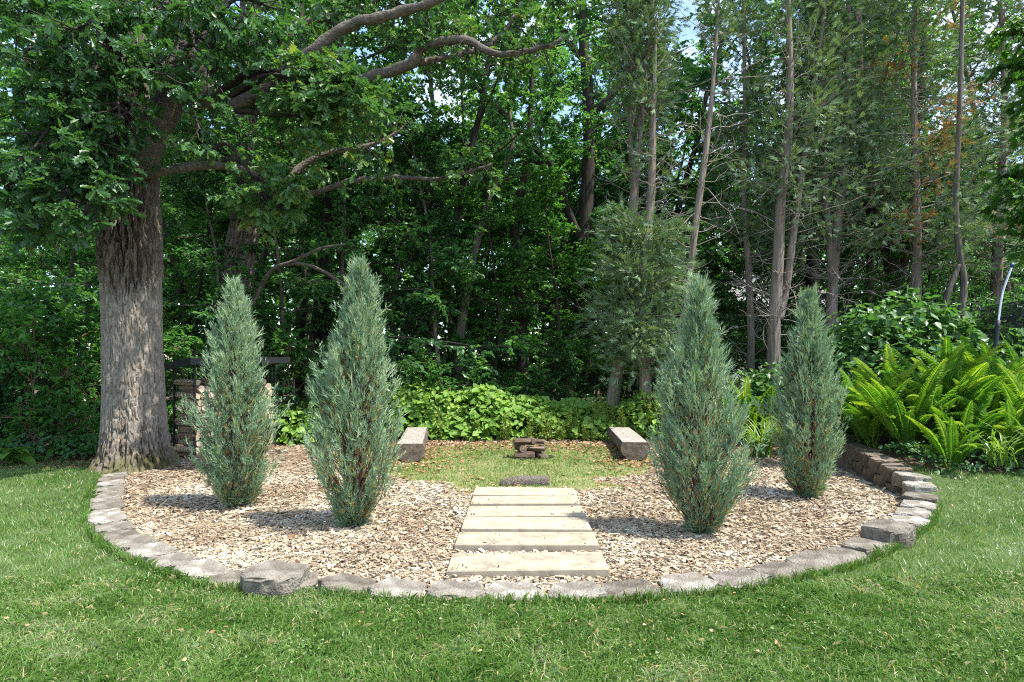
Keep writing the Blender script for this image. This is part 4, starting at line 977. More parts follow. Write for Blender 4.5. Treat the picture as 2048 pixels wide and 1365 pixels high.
# ------------------------------------------------------------------ the four junipers
def juniper(label, px, py, top_py, wid_px, seed, lean=0.0, peak=.36):
    rng = np.random.default_rng(seed)
    b = G(px, py); dist = b[1]; Ht = (py - top_py) / F * dist; Rm = wid_px / 2 / F * dist
    e = thing('juniper', label, 'shrub', b, 0, 'upright junipers in the mulch bed')
    ms, mf = MB(), MB()
    def prof(t):
        return Rm * np.interp(t, [0, .06, .16, peak, .55, .72, .88, 1.0], [.16, .34, .66, 1.0, .82, .50, .21, .04])
    lead = np.array([lean, 0, Ht])
    for k in range(6):
        az = k * 1.05 + rng.normal(0, .3); r_ = .10 * Rm / .45
        p = spline([(.03 * math.cos(az), .03 * math.sin(az), -.05), (r_ * math.cos(az), r_ * math.sin(az), .35 * Ht), (.6 * r_ * math.cos(az) + lean * .6, .6 * r_ * math.sin(az), .72 * Ht), lead * [1, 1, .96]], 16)
        tube(ms, p, np.linspace(.022, .004, 16), 6, .5, .1, rng, cap=False)
    NB = 760
    lump = lambda az, t: .16 + 1.68 * fbm(np.array([[math.cos(az) * 1.8 + seed, math.sin(az) * 1.8, t * 6.0]]), 3, seed)[0]
    for k in range(NB):
        te = rng.random() ** .92                       # height of the bough tip
        az = rng.uniform(0, 6.28)
        if te > .06 and fbm(np.array([[math.cos(az) * 2.2 + seed, math.sin(az) * 2.2, te * 8]]), 2, seed + 9)[0] < .40 and rng.random() < .75: continue
        rr = prof(te) * lump(az, te) * rng.uniform(.62, 1.06)
        tip = np.array([math.cos(az) * rr, math.sin(az) * rr, max(.04, te * Ht)]) + lead * [te, 0, 0]
        h0 = max(.03, te * Ht - rng.uniform(.25, .55) - rr * .5)
        st = np.array([math.cos(az) * rr * .12 + lean * te, math.sin(az) * rr * .12, h0])
        if te < .08: st[2] = .08
        mid = st * .45 + tip * .55 + np.array([math.cos(az), math.sin(az), 0]) * rr * .14 - [0, 0, .03]
        p = spline([st, mid, tip], 8)
        if k % 2 == 0: tube(ms, p, np.linspace(.007, .002, 8), 3, .5, cap=False)
        base_t = np.clip(.42 + .55 * (fbm(np.array([tip * 3.0]), 2, seed + 4)[0] - .5) + rng.normal(0, .07), .05, .78)
        ns = 19
        u = .42 + .60 * rng.random(ns); u = np.minimum(u, 1)
        P_ = np.array([pos_on(p, v)[0] for v in u]); A_ = np.array([pos_on(p, v)[1] for v in u])
        o_ = rng.normal(0, 1, (ns, 3)); o_ = nrm(o_)
        ax = nrm(A_ * .75 + o_ * .55 + np.array([math.cos(az), math.sin(az), 0]) * .25 + [0, 0, .42])
        tt = np.clip(base_t + rng.normal(0, .09, ns), 0, .8)
        inner = (u < .6) & (rng.random(ns) < .42)
        tt = np.where(inner, rng.uniform(.84, 1, ns), tt)
        tt = np.where(rng.random(ns) < .035, rng.uniform(.82, .95, ns), tt)
        sprays(mf, rng, P_ + o_ * rng.uniform(0, .045, ns)[:, None], ax, rng.uniform(.05, .105, ns), 7, .62, .0160, tt)
    for k in range(90):
        te = rng.uniform(.12, .97); az = rng.uniform(0, 6.28); rr = prof(te) * lump(az, te) * rng.uniform(.95, 1.12)
        tip = np.array([math.cos(az) * rr + lean * te, math.sin(az) * rr, te * Ht]); dv = nrm(np.array([math.cos(az) * .55, math.sin(az) * .55, 1.0]) + rng.normal(0, .15, 3))
        ln = rng.uniform(.12, .30); ns = 16; u = rng.random(ns)
        P_ = tip + dv * ((u - .35) * ln)[:, None] + rng.normal(0, .012, (ns, 3)); ax = nrm(dv * 1.0 + rng.normal(0, .45, (ns, 3)))
        sprays(mf, rng, P_, ax, rng.uniform(.04, .09, ns) * (1.15 - .5 * u), 7, .55, .0125, np.clip(rng.uniform(.35, .75) + rng.normal(0, .08, ns), 0, .82))
    # long leader shoots standing out of the outline
    N = 240; te = rng.random(N) ** .7; az = rng.uniform(0, 6.28, N); rr = prof(te) * rng.uniform(.85, 1.05, N)
    pos = np.stack([np.cos(az) * rr + lean * te, np.sin(az) * rr, te * Ht * .985], -1)
    ax = np.stack([np.cos(az) * .55, np.sin(az) * .55, rng.uniform(.6, 1.4, N)], -1)
    sprays(mf, rng, pos, ax, rng.uniform(.10, .21, N), 9, .42, .0125, rng.uniform(.5, .78, N))
    obj('stem', ms.mesh('juniper_stem', M['twig'], True), e, kind='stuff')
    obj('foliage', mf.mesh('juniper_foliage', M['juniper']), e, kind='stuff')
juniper('blue green juniper nearest the oak, leftmost of the four', 478, 1014, 566, 156, 401, -.05, .44)
juniper('blue green juniper left of the slab path, tallest of the four', 708, 1054, 526, 180, 402, .06, .34)
juniper('blue green juniper right of the slab path', 1402, 1068, 562, 166, 403, -.02, .27)
juniper('slim blue green juniper nearest the block wall, rightmost of the four', 1614, 996, 584, 136, 404, .03, .42)

# ------------------------------------------------------------------ edging blocks
def edging_mesh(seed, wo, wi, dp, h, mat, rough=.006):
    "wedge block with a three-faced split front; outer side is -y"
    rng = np.random.default_rng(seed)
    o = [(-wo / 2, -dp * .18), (-wo * .27, -dp / 2), (wo * .27, -dp / 2), (wo / 2, -dp * .18), (wi / 2, dp / 2), (-wi / 2, dp / 2)]
    o = np.array(o); rows = []
    dense = []
    for i in range(6):
        a_, b_ = o[i], o[(i + 1) % 6]
        for t in np.linspace(0, 1, 4, endpoint=False): dense.append(a_ * (1 - t) + b_ * t)
    dense = np.array(dense); n = len(dense)
    mb = MB(); V = []
    for zz, ins in ((-h, 0), (-h * .5, 0), (-.016, 0), (-.005, .004), (0, .010)):
        k = dense * (1 - ins / .15 * 1.0) if ins else dense
        j = rng.normal(0, rough * (1 if ins < .01 else .5), (n, 2))
        V.append(np.column_stack([k + j, np.full(n, zz) + rng.normal(0, .0025, n)]))
    inner = dense * .55; V.append(np.column_stack([inner, rng.normal(0, .002, n)]))
    V.append(np.array([[0, 0, 0.0]]))
    V = np.vstack(V); q = []
    for r in range(5):
        for i in range(n):
            q.append((r * n + i, r * n + (i + 1) % n, (r + 1) * n + (i + 1) % n, (r + 1) * n + i))
    tri = [(5 * n + i, 5 * n + (i + 1) % n, 6 * n) for i in range(n)]
    mb.add(V, [np.array(q), np.array(tri), np.arange(n)[None, ::-1].copy()])
    me = mb.mesh('edging_block', M[mat], False)
    return me
EB = [edging_mesh(500 + i, .375 + .01 * (i % 3), .27 + .012 * (i % 2), .29 + .008 * (i % 3), .15, 'block') for i in range(6)]
EM = [edging_mesh(520 + i, .36, .34, .27, .165, 'mossblock', .009) for i in range(4)]
edge = thing('block_edging', 'curved edging of grey concrete wedge blocks round the mulch bed', 'edging', (0, 0, 0))
rng = np.random.default_rng(12)
s = .16; i = 0
while s < arc[-1] - .1:
    p, a = ring_at(s)
    blk = obj('edging_block', EB[int(rng.integers(6))], edge)
    blk.location = (p[0] + rng.normal(0, .012), p[1] + rng.normal(0, .012), p[2] + rng.normal(0, .006))
    blk.rotation_euler = (rng.normal(0, .03), rng.normal(0, .03), a + rng.normal(0, .05))
    if p[1] < 4.6: blk.rotation_euler[1] -= .07 * (1 if p[0] > .3 else -1)
    st_ = .385 if p[1] < 5.2 else .352
    # courses below, showing towards the bed where the lawn stands higher
    if p[0] > 3.5 and p[2] > .15:
        nx, ny = -math.sin(a), math.cos(a)
        for cz in range(1, 3):
            zt = p[2] - cz * .155 - .005
            if zt < -.02: break
            b2 = obj('edging_block', EM[int(rng.integers(4))], edge)
            off = .175 if cz % 2 else 0
            pp, aa = ring_at(min(s + off, arc[-1] - .02))
            b2.location = (pp[0] + nx * .018 * cz, pp[1] + ny * .018 * cz, zt); b2.rotation_euler = (0, 0, aa + math.pi + rng.normal(0, .04))
        blk.rotation_euler[2] = a + math.pi + rng.normal(0, .04)
        blk.data = EM[int(rng.integers(4))] if p[2] > .3 else blk.data
    s += st_
    i += 1
def loose(label, px, py, z, rot, tilt, sc):
    p = G(px, py, z); b = obj('loose_block', EB[1], None, tuple(p), (tilt[0], tilt[1], rot), label, 'stone block', 'raised blocks on the edging'); b.scale = (sc, sc, 1.15)
loose('raised grey block standing proud of the edging at front left', 550, 1140, .145, -.22, (.03, .02), 1.12)
loose('raised weathered block standing proud of the edging at right', 1778, 1050, .175, .78, (0, -.02), 1.12)

# ------------------------------------------------------------------ concrete slabs of the path
def slab_mesh(seed, w=1.15, dp=.40, h=.10):
    rng = np.random.default_rng(seed); mb = MB()
    nx_, ny_ = 24, 9
    gx_ = np.linspace(-w / 2, w / 2, nx_); gy_ = np.linspace(-dp / 2, dp / 2, ny_)
    per = [(x, -dp / 2) for x in gx_[:-1]] + [(w / 2, y) for y in gy_[:-1]] + [(x, dp / 2) for x in gx_[:0:-1]] + [(-w / 2, y) for y in gy_[:0:-1]]
    per = np.array(per); n = len(per); V = []
    chip = (rng.random(n) < .10) * rng.uniform(0, .008, n)
    for zz, ins in ((-h, 0), (-.008, 0), (0, .006)):
        k = per * (1 - (ins + (chip if ins else 0)) [:, None] / np.array([w / 2, dp / 2])) if ins else per * (1 - .4 * chip[:, None] / np.array([w / 2, dp / 2]))
        V.append(np.column_stack([k, np.full(n, zz)]))
    V = np.vstack(V); q = [(r * n + i, r * n + (i + 1) % n, (r + 1) * n + (i + 1) % n, (r + 1) * n + i) for r in range(2) for i in range(n)]
    mb.add(V, [np.array(q), (np.arange(n) + 2 * n)[None, :], np.arange(n)[None, ::-1].copy()])
    return mb.mesh('path_slab', M['slab'])
fronts = [1139.5, 1091, 1058.5, 1031, 1008, 991]; cxs = [1056, 1054, 1053, 1052, 1051, 1050]
words = ['nearest the lawn', 'second from the lawn', 'third from the lawn', 'fourth from the lawn', 'fifth from the lawn', 'farthest from the lawn, before the half log']
for i in range(6):
    p = G(cxs[i], fronts[i], .075)
    o = obj('path_slab', slab_mesh(600 + i, 1.15 + .01 * (i % 2), [.405, .375, .42, .415, .36, .42][i]), None, (p[0], p[1] + .2, .075 + .004 * (i % 3)), (rng.normal(0, .006), rng.normal(0, .006), rng.normal(0, .008)),
            'cream concrete path slab ' + words[i], 'slab', 'concrete slabs of the path')

# ------------------------------------------------------------------ log benches, step, fire pile
def bench_mesh(L_, r, flat_h, seed):
    "log with a sawn flat top, long axis y; faces for bark, top and ends built separately"
    rng = np.random.default_rng(seed); m_ = 26; n = 26
    a0 = math.asin(flat_h / r); ang = np.linspace(math.pi - a0, 2 * math.pi + a0, m_)
    y = np.linspace(-L_ / 2, L_ / 2, n); A, Yy = np.meshgrid(ang, y)
    rr = r * (1 + .10 * (fbm(np.stack([np.cos(A) * 2, np.sin(A) * 2, Yy * 1.2], -1), 3, seed) - .5) + .05 * (fbm(np.stack([np.cos(A) * 9, np.sin(A) * 9, Yy * 2.5], -1), 3, seed + 1) - .5))
    V = np.stack([rr * np.cos(A), Yy, rr * np.sin(A) * np.where(np.sin(A) < 0, .80, 1)], -1); V[:, 0, 2] = flat_h; V[:, -1, 2] = flat_h
    i = np.arange(n - 1)[:, None] * m_; j = np.arange(m_ - 1)[None, :]
    side = MB(); side.add(V.reshape(-1, 3), np.stack([i + j, i + j + 1, i + m_ + j + 1, i + m_ + j], -1).reshape(-1, 4))
    top = MB(); k = 9; t = np.linspace(0, 1, k)
    T = V[:, 0, None, :] * (1 - t)[None, :, None] + V[:, -1, None, :] * t[None, :, None]
    T[:, 1:-1, 2] += .010 * (fbm(np.stack([T[:, 1:-1, 0] * 9, T[:, 1:-1, 1] * 5, 0 * T[:, 1:-1, 0]], -1), 3, seed + 2) - .5)
    i = np.arange(n - 1)[:, None] * k; j = np.arange(k - 1)[None, :]
    top.add(T.reshape(-1, 3), np.stack([i + j, i + k + j, i + k + j + 1, i + j + 1], -1).reshape(-1, 4))
    ends = []
    for q in (0, n - 1):
        e_ = MB(); e_.add(V[q], (np.arange(m_)[None, :] if q else np.arange(m_)[None, ::-1].copy())); ends.append(e_)
    return side, top, ends
def bench(label, near, far, r, flat, seed):
    near, far = np.array(near), np.array(far); c_ = (near + far) / 2; d_ = far - near; L_ = np.linalg.norm(d_); az = math.atan2(d_[1], d_[0]) - math.pi / 2
    e = thing('log_bench', label, 'bench', (c_[0], c_[1], 0.0), az, 'log benches beside the fire pile')
    side, top, ends = bench_mesh(L_, r, flat, seed)
    zc = .30 - flat
    for nm, mbx_, mt in (('bark_side', side, 'benchbark'), ('seat', top, 'benchtop'), ('log_end', ends[0], 'benchend'), ('log_end', ends[1], 'benchend')):
        o = obj(nm, mbx_.mesh(nm, M[mt], nm != 'log_end'), e); o.location = (0, 0, zc)
    for yy in (-L_ * .36, L_ * .36):
        mb = MB(); tube(mb, [(-.22, yy, .045), (0, yy, .05), (.22, yy, .045)], .07, 10, .5, .1, np.random.default_rng(seed + 5)); obj('support_log', mb.mesh('support_log', M['benchbark'], True), e)
bench('log bench with sawn flat top left of the fire pile', (-1.60, 9.65), (-1.90, 12.3), .225, .115, 700)
bench('log bench with sawn flat top right of the fire pile', (1.98, 9.85), (2.14, 12.3), .23, .115, 710)

def split_log(seed, L_, w, h, bark_round=False, mats=('logside', 'logend')):
    rng = np.random.default_rng(seed); n = 6
    ang = np.sort(np.linspace(0, 2 * math.pi, 7, endpoint=False) + rng.normal(0, .22, 7)) if not bark_round else np.linspace(0, 2 * math.pi, 10, endpoint=False)
    m_ = len(ang); rad = (rng.uniform(.72, 1.05, m_) if not bark_round else rng.uniform(.95, 1.03, m_))
    y = np.linspace(-L_ / 2, L_ / 2, n)
    V = np.stack([np.column_stack([rad * np.cos(ang) * w / 2 * (1 + rng.normal(0, .04, m_)) + rng.normal(0, .004), np.full(m_, yy) + (rng.normal(0, .006, m_) if k in (0, n - 1) else 0), rad * np.sin(ang) * h / 2 * (1 + rng.normal(0, .04, m_))]) for k, yy in enumerate(y)])
    i = np.arange(n - 1)[:, None] * m_; j = np.arange(m_)[None, :]; k = (j + 1) % m_
    s_ = MB(); s_.add(V.reshape(-1, 3), np.stack([i + j, i + k, i + m_ + k, i + m_ + j], -1).reshape(-1, 4))
    e1, e2 = MB(), MB(); e1.add(V[0], np.arange(m_)[None, ::-1].copy()); e2.add(V[-1], np.arange(m_)[None, :])
    return s_.mesh('split_wood', M[mats[0]]), e1.mesh('cut_end', M[mats[1]]), e2.mesh('cut_end', M[mats[1]])
def put_log(name, meshes, loc, rot, label, group, sc=(1, 1, 1), endmat=None):
    e = thing(name, label, 'log', loc, 0, group); e.rotation_euler = rot; e.scale = sc
    obj('split_side', meshes[0], e)
    obj('cut_end', meshes[1], e); obj('cut_end', meshes[2], e)
    return e
fp = np.array([.30, 10.15, 0])
SL = [split_log(800 + i, .34, .15, .12, i == 3, ('firelog', 'fireend')) for i in range(5)]
for k, (dx, dy, z, rz, sc, lab) in enumerate([(-.09, -.05, .055, 1.55, (1.0, .95, 1.15), 'squared weathered block at the bottom front of the fire pile'), (.17, -.02, .05, .5, (.9, .6, .95), 'short log at the bottom right of the fire pile'), (.0, .14, .055, 1.5, (1, 1.3, 1), 'log at the back of the bottom course of the fire pile'),
        (-.16, .05, .165, .35, (.9, .8, .9), 'log at the left of the middle course of the fire pile'), (.06, .0, .165, 1.25, (1, 1.15, .95), 'dark split log across the middle of the fire pile'), (.18, .10, .165, .1, (.8, .8, .85), 'log at the right rear of the middle course of the fire pile'),
        (-.10, .02, .275, 1.75, (1.0, 1.0, 1.0), 'reddish split log on top of the fire pile at left'), (.14, .03, .27, 1.2, (.85, .62, .85), 'short split log on top of the fire pile at right'), (.04, .06, .285, .2, (.6, .7, .8), 'small wedge of wood in the middle of the fire pile top')]):
    put_log('firewood_log', SL[k % 5], (fp[0] + dx, fp[1] + dy, z), (0, rng.normal(0, .05), rz), lab, 'logs of the fire pile', sc)
mb = MB()
for k in range(46):
    a_ = rng.uniform(0, 6.28); q = rng.uniform(.15, .46); c_ = np.array([fp[0] + q * math.cos(a_), fp[1] + q * .7 * math.sin(a_), .02]); s_ = rng.uniform(.012, .04)
    V = nrm(rng.normal(size=(6, 3))) * s_ * [1, 1, .6]
    V = np.array([(1, 0, 0), (0, 1, 0), (-1, 0, 0), (0, -1, 0), (0, 0, .7), (0, 0, -.7)]) * s_ * rng.uniform(.6, 1.2, (6, 1))
    mb.add(c_ + V, np.array([[0, 1, 4], [1, 2, 4], [2, 3, 4], [3, 0, 4], [1, 0, 5], [2, 1, 5], [3, 2, 5], [0, 3, 5]]))
obj('charcoal', mb.mesh('charcoal', M['ash']), None, None, None, 'charred bits scattered round the foot of the fire pile', 'charcoal', None, 'stuff')
# half log set in the grass behind the last slab
hl = G(1050, 971); mb = MB(); n = 22; t = np.linspace(-1, 1, n); prof_ = np.array([(-.09, 0), (-.09, .07), (-.06, .11), (0, .125), (.06, .11), (.09, .07), (.09, 0)])
V = []
for x in t:
    h_ = (1 - .42 * max(0, -x) ** 2.2 - .10 * max(0, x) ** 2) ; V.append(np.column_stack([np.full(7, x * .31), prof_[:, 0] * (1 - .3 * max(0, -x) ** 2) + .02 * x, prof_[:, 1] * h_ + rng.normal(0, .002, 7)]))
V = np.vstack(V); i = np.arange(n - 1)[:, None] * 7; j = np.arange(6)[None, :]
mb.add(V, [np.stack([i + j, i + 7 + j, i + 7 + j + 1, i + j + 1], -1).reshape(-1, 4), np.arange(7)[None, :], (np.arange(7) + (n - 1) * 7)[None, ::-1].copy()])
hm = mb.mesh('half_log', M['benchbark'], True)
obj('half_log', hm, None, (hl[0], hl[1], 0), (0, 0, .04), 'half buried curved grey log just behind the last slab', 'log')
mb = MB(); V = nrm(np.array([(x, y, z) for x in (-1, 0, 1) for y in (-1, 0, 1) for z in (0, 1) if (x, y, z) != (0, 0, 0)], float))
bmv = np.array([(math.cos(a) * .09 * q, math.sin(a) * .06 * q, z) for q, z in ((1, 0), (.9, .03), (.5, .05)) for a in np.linspace(0, 6.28, 10, endpoint=False)])
i = np.arange(2)[:, None] * 10; j = np.arange(10)[None, :]
mb.add(bmv * (1 + .1 * rng.normal(size=bmv.shape)), [np.stack([i + j, i + (j + 1) % 10, i + 10 + (j + 1) % 10, i + 10 + j], -1).reshape(-1, 4), (np.arange(10) + 20)[None, :]])
q = G(1012, 968); obj('flat_stone', mb.mesh('flat_stone', M['mossblock'], True), None, tuple(q), None, 'small flat brown stone at the left end of the half log', 'stone')

# ------------------------------------------------------------------ firewood rack
RC = np.array([-5.17, 10.0, 0]); ru = np.array([.5, .866, 0]); rv = np.array([-.866, .5, 0])
raz = math.atan2(ru[1], ru[0])                       # local x = along the stack, local y = log length
rack = thing('firewood_rack', 'black roofed firewood rack with wire sides beside the oak trunk', 'rack', RC, raz)
WL, DL, HL_ = 1.63, .62, 1.50
for (x, y) in ((0.03, .03), (WL - .03, .03), (.03, DL - .03), (WL - .03, DL - .03)):
    mb = MB(); box(mb, x - .014, x + .014, y - .014, y + .014, 0, HL_ + (.0 if y > .3 else .04)); obj('post', mb.mesh('rack_post', M['blackmetal']), rack)
mb = MB(); mb.add([(-.16, -.16, 1.62), (WL + .14, -.16, 1.66), (WL + .14, DL + .14, 1.55), (-.16, DL + .14, 1.51), (-.16, -.16, 1.645), (WL + .14, -.16, 1.685), (WL + .14, DL + .14, 1.575), (-.16, DL + .14, 1.535)],
    np.array([[3, 2, 1, 0], [4, 5, 6, 7], [0, 1, 5, 4], [1, 2, 6, 5], [2, 3, 7, 6], [3, 0, 4, 7]])); obj('roof', mb.mesh('rack_roof', M['blackmetal']), rack)
mb = MB(); mb.add([(-.17, -.17, 1.54), (-.14, -.17, 1.54), (-.14, DL + .15, 1.42), (-.17, DL + .15, 1.42), (-.17, -.17, 1.655), (-.14, -.17, 1.655), (-.14, DL + .15, 1.545), (-.17, DL + .15, 1.545)],
    np.array([[3, 2, 1, 0], [4, 5, 6, 7], [0, 1, 5, 4], [1, 2, 6, 5], [2, 3, 7, 6], [3, 0, 4, 7]])); obj('fascia', mb.mesh('rack_fascia', M['blackmetal']), rack)
mb = MB(); mb.add([(-.17, -.172, 1.54), (WL + .15, -.172, 1.58), (WL + .15, -.145, 1.58), (-.17, -.145, 1.54), (-.17, -.172, 1.65), (WL + .15, -.172, 1.69), (WL + .15, -.145, 1.69), (-.17, -.145, 1.65)],
    np.array([[3, 2, 1, 0], [4, 5, 6, 7], [0, 1, 5, 4], [1, 2, 6, 5], [2, 3, 7, 6], [3, 0, 4, 7]])); obj('fascia', mb.mesh('rack_fascia', M['blackmetal']), rack)
for x in (-.012, WL + .012):
    mb = MB()
    for y in np.linspace(.06, DL - .06, 6): tube(mb, [(x, y, .02), (x, y, 1.45)], .0035, 4, .5)
    for z in np.linspace(.1, 1.42, 9): tube(mb, [(x, .03, z), (x, DL - .03, z)], .0035, 4, .5)
    obj('wire_panel', mb.mesh('wire_panel', M['wire']), rack)
mb = MB(); box(mb, .0, WL, .02, DL - .02, .03, .07); obj('deck', mb.mesh('rack_deck', M['rackwood']), rack)
RL = [split_log(850 + i, .56, .14, .125) for i in range(8)]
rng = np.random.default_rng(44)
z = .135
lev = 0
NTH = 'first second third fourth fifth sixth seventh eighth ninth tenth eleventh twelfth thirteenth fourteenth fifteenth'.split()
while z < 1.34:
    x = .075 + (.06 if lev % 2 else 0); col_ = -1
    while x < WL - .06:
        k = int(rng.integers(8)); zz = z + rng.normal(0, .008)
        wp = RC + ru * x + rv * (DL / 2 + rng.normal(0, .02)); wp[2] = zz
        top_ = z > 1.2 and rng.random() < .35
        if not top_:
            col_ += 1
            put_log('stacked_log', RL[k], wp, (0, rng.uniform(0, 6.28), raz + rng.normal(0, .03)), 'split log in the firewood rack, %s layer from the bottom, %s from the oak' % (NTH[lev], NTH[col_]), 'split logs in the rack', (1, 1, 1))
        x += .128 + rng.uniform(-.008, .012)
    z += .112; lev += 1

# ------------------------------------------------------------------ trampoline at the right edge, green post at the left
tb = np.array([10.05, 11.2, .42]); 
tramp = thing('trampoline', 'trampoline with black safety net and bent steel pole at the right edge', 'trampoline', tb)
def trp(px, py, dd): return P(px, py, dd) - tb
TD = 10.9
mb = MB(); s_ = spline([trp(1994, 672, TD), trp(1997, 640, TD), trp(2003, 595, TD), trp(2009, 572, TD), trp(2024, 532, TD)], 20); tube(mb, s_, .022, 10); obj('pole', mb.mesh('pole', M['steel'], True), tramp)
mb = MB(); s_ = spline([trp(1985, 760, TD), trp(1990, 700, TD), trp(1997, 641, TD)], 10); tube(mb, s_, .034, 10); obj('pole_sleeve', mb.mesh('pole_sleeve', M['pad'], True), tramp)
mb = MB(); tube(mb, [trp(2023, 535, TD), trp(2025.5, 527, TD)], .030, 12); obj('pole_cap', mb.mesh('pole_cap', M['blue'], True), tramp)
ctr = np.array([11.35, 12.0]); rad_ = 1.75
a_ = np.linspace(0, 2 * math.pi, 49); mb = MB()
V = np.array([(ctr[0] + rad_ * math.cos(t), ctr[1] + rad_ * math.sin(t), z_) for z_ in (1.0, 2.75) for t in a_]) - tb
i = np.arange(48); mb.add(V, np.stack([i, i + 1, i + 50, i + 49], -1)); obj('net', mb.mesh('net', M['net']), tramp)
mb = MB(); tube(mb, np.array([(ctr[0] + rad_ * math.cos(t), ctr[1] + rad_ * math.sin(t), .98) for t in a_]) - tb, .09, 8); obj('rim_pad', mb.mesh('rim_pad', M['pad'], True), tramp)
mb = MB(); V = np.vstack([[[ctr[0], ctr[1], .96]], np.array([(ctr[0] + rad_ * math.cos(t), ctr[1] + rad_ * math.sin(t), .97) for t in a_[:-1]])]) - tb
mb.add(V, np.array([[0, k + 1, (k + 1) % 48 + 1] for k in range(48)])); obj('mat', mb.mesh('jump_mat', M['blackmetal']), tramp)
for t in np.linspace(.4, 6.28 + .4, 6, endpoint=False):
    mb = MB(); tube(mb, np.array([(ctr[0] + rad_ * math.cos(t), ctr[1] + rad_ * math.sin(t), z_) for z_ in (.3, .98)]) - tb, .022, 8); obj('leg', mb.mesh('leg', M['steel'], True), tramp)
    mb = MB(); tube(mb, np.array([(ctr[0] + (rad_ + .03) * math.cos(t), ctr[1] + (rad_ + .03) * math.sin(t), z_) for z_ in (.9, 2.8)]) - tb, .025, 8); obj('net_pole', mb.mesh('net_pole', M['pad'], True), tramp)
gp = G(6, 905); mb = MB(); box(mb, -.022, .022, -.004, .004, -.05, .62); box(mb, -.004, .004, .0041, .03, -.05, .62); box(mb, -.03, .03, -.0045, .0045, .55, .6)
obj('fence_post', mb.mesh('fence_post', M['green']), None, tuple(gp), (0, 0, .3), 'short green metal fence post at the far left edge', 'post')

# ------------------------------------------------------------------ loose cover: chips, dry leaves, grass
rng = np.random.default_rng(99)
slab_boxes = [(G(cxs[i], fronts[i], .075)[0], G(cxs[i], fronts[i], .075)[1] + .2) for i in range(6)]
def off_slab(x, y, mgn=0.0):
    r = np.ones(len(x), bool)
    for sx, sy in slab_boxes: r &= ~((np.abs(x - sx) < .575 + mgn) & (np.abs(y - sy) < .20 + mgn))
    return r
def chips(N, ymin, ymax, smin, smax, ends=True):
    x = rng.uniform(-6.2, 5.6, N); y = rng.uniform(ymin, ymax, N)
    k = inside(bed_small, x, y) & (np.abs(x) < .85 * y + .7)
    cl = clearing(x, y); k &= (cl > .86 + .5 * rng.random(N)) & off_slab(x, y, -.01)
    x, y = x[k], y[k]; n = len(x)
    L_ = (smin + (smax * 1.25 - smin) * rng.beta(1.2, 2.6, n)) * np.where(rng.random(n) < .04, 1.9, 1); w = np.minimum(L_ * np.where(rng.random(n) < .3, rng.uniform(.08, .2, n), rng.uniform(.25, .75, n)), .03); h = rng.uniform(.003, .009, n)
    az = rng.uniform(0, 6.28, n); tilt = rng.normal(0, .15, n); roll = rng.normal(0, .22, n)
    ax = np.stack([np.cos(az) * np.cos(tilt), np.sin(az) * np.cos(tilt), np.sin(tilt)], -1)
    sd = nrm(np.stack([-np.sin(az), np.cos(az), roll], -1)); up = np.cross(ax, sd)
    c_ = np.stack([x, y, zg(x, y) + .008 + np.abs(np.sin(tilt)) * L_ * .4 + .018 * rng.random(n)], -1)
    tp1, tp2 = rng.uniform(.55, 1, n), rng.uniform(.25, 1, n)
    V = np.stack([c_ + ax * (L_ / 2)[:, None] * sx + sd * (w / 2 * (tp1 if sx > 0 else tp2))[:, None] * sy + up * (h / 2)[:, None] * sz for sz in (-1, 1) for sx, sy in ((-1, -1), (1, -1), (1, 1), (-1, 1))], 1)
    o_ = (np.arange(n) * 8)[:, None, None]
    f = np.array([[4, 5, 6, 7], [0, 1, 5, 4], [1, 2, 6, 5], [2, 3, 7, 6], [3, 0, 4, 7]])
    if not ends: f = f[[0, 1, 3]]
    tn = np.clip(.34 + .50 * rng.beta(2.0, 2.0, n) + .75 * (fbm(np.stack([x * 1.1, y * 1.1, 0 * x], -1), 4, 77) - .5) + .25 * (rng.random(n) < .10) - .35 * (rng.random(n) < .07), 0, 1)
    return V.reshape(-1, 3), (f[None] + o_).reshape(-1, 4), np.repeat(tn, 8)
mb = MB()
mb.add(*chips(62000, 3.8, 6.0, .014, .058)); mb.add(*chips(46000, 6.0, 9.0, .022, .07, False)); mb.add(*chips(15000, 9.0, 12.8, .03, .08, False))
k = 14; sx_ = np.repeat(np.array([b[0] for b in slab_boxes]), k); sy_ = np.repeat(np.array([b[1] for b in slab_boxes]), k); n = len(sx_)
ux = rng.uniform(-1, 1, n); x = sx_ + np.sign(ux) * np.abs(ux) ** .5 * .56; uy = rng.uniform(-1, 1, n); y = sy_ + np.sign(uy) * np.abs(uy) ** .4 * .185
az = rng.uniform(0, 6.28, n); L_ = rng.uniform(.004, .022, n); ax = np.stack([np.cos(az), np.sin(az), 0 * az], -1); sd = np.stack([-np.sin(az), np.cos(az), 0 * az], -1)
c_ = np.stack([x, y, np.full(n, .086)], -1)
V = np.stack([c_ + ax * (L_ / 2)[:, None] * a1 + sd * (L_ * .2)[:, None] * a2 + np.array([0, 0, a3]) for a3 in (-.012, .002) for a1, a2 in ((-1, -1), (1, -1), (1, 1), (-1, 1))], 1)
mb.add(V.reshape(-1, 3), (np.array([[4, 5, 6, 7], [0, 1, 5, 4], [1, 2, 6, 5], [2, 3, 7, 6], [3, 0, 4, 7]])[None] + (np.arange(n) * 8)[:, None, None]).reshape(-1, 4), np.repeat(np.clip(rng.normal(.5, .2, n), 0, 1), 8))
obj('wood_chip_mulch', mb.mesh('wood_chip_mulch', M['chip']), None, None, None, 'pale tan wood chip mulch covering the round bed', 'mulch', None, 'stuff')

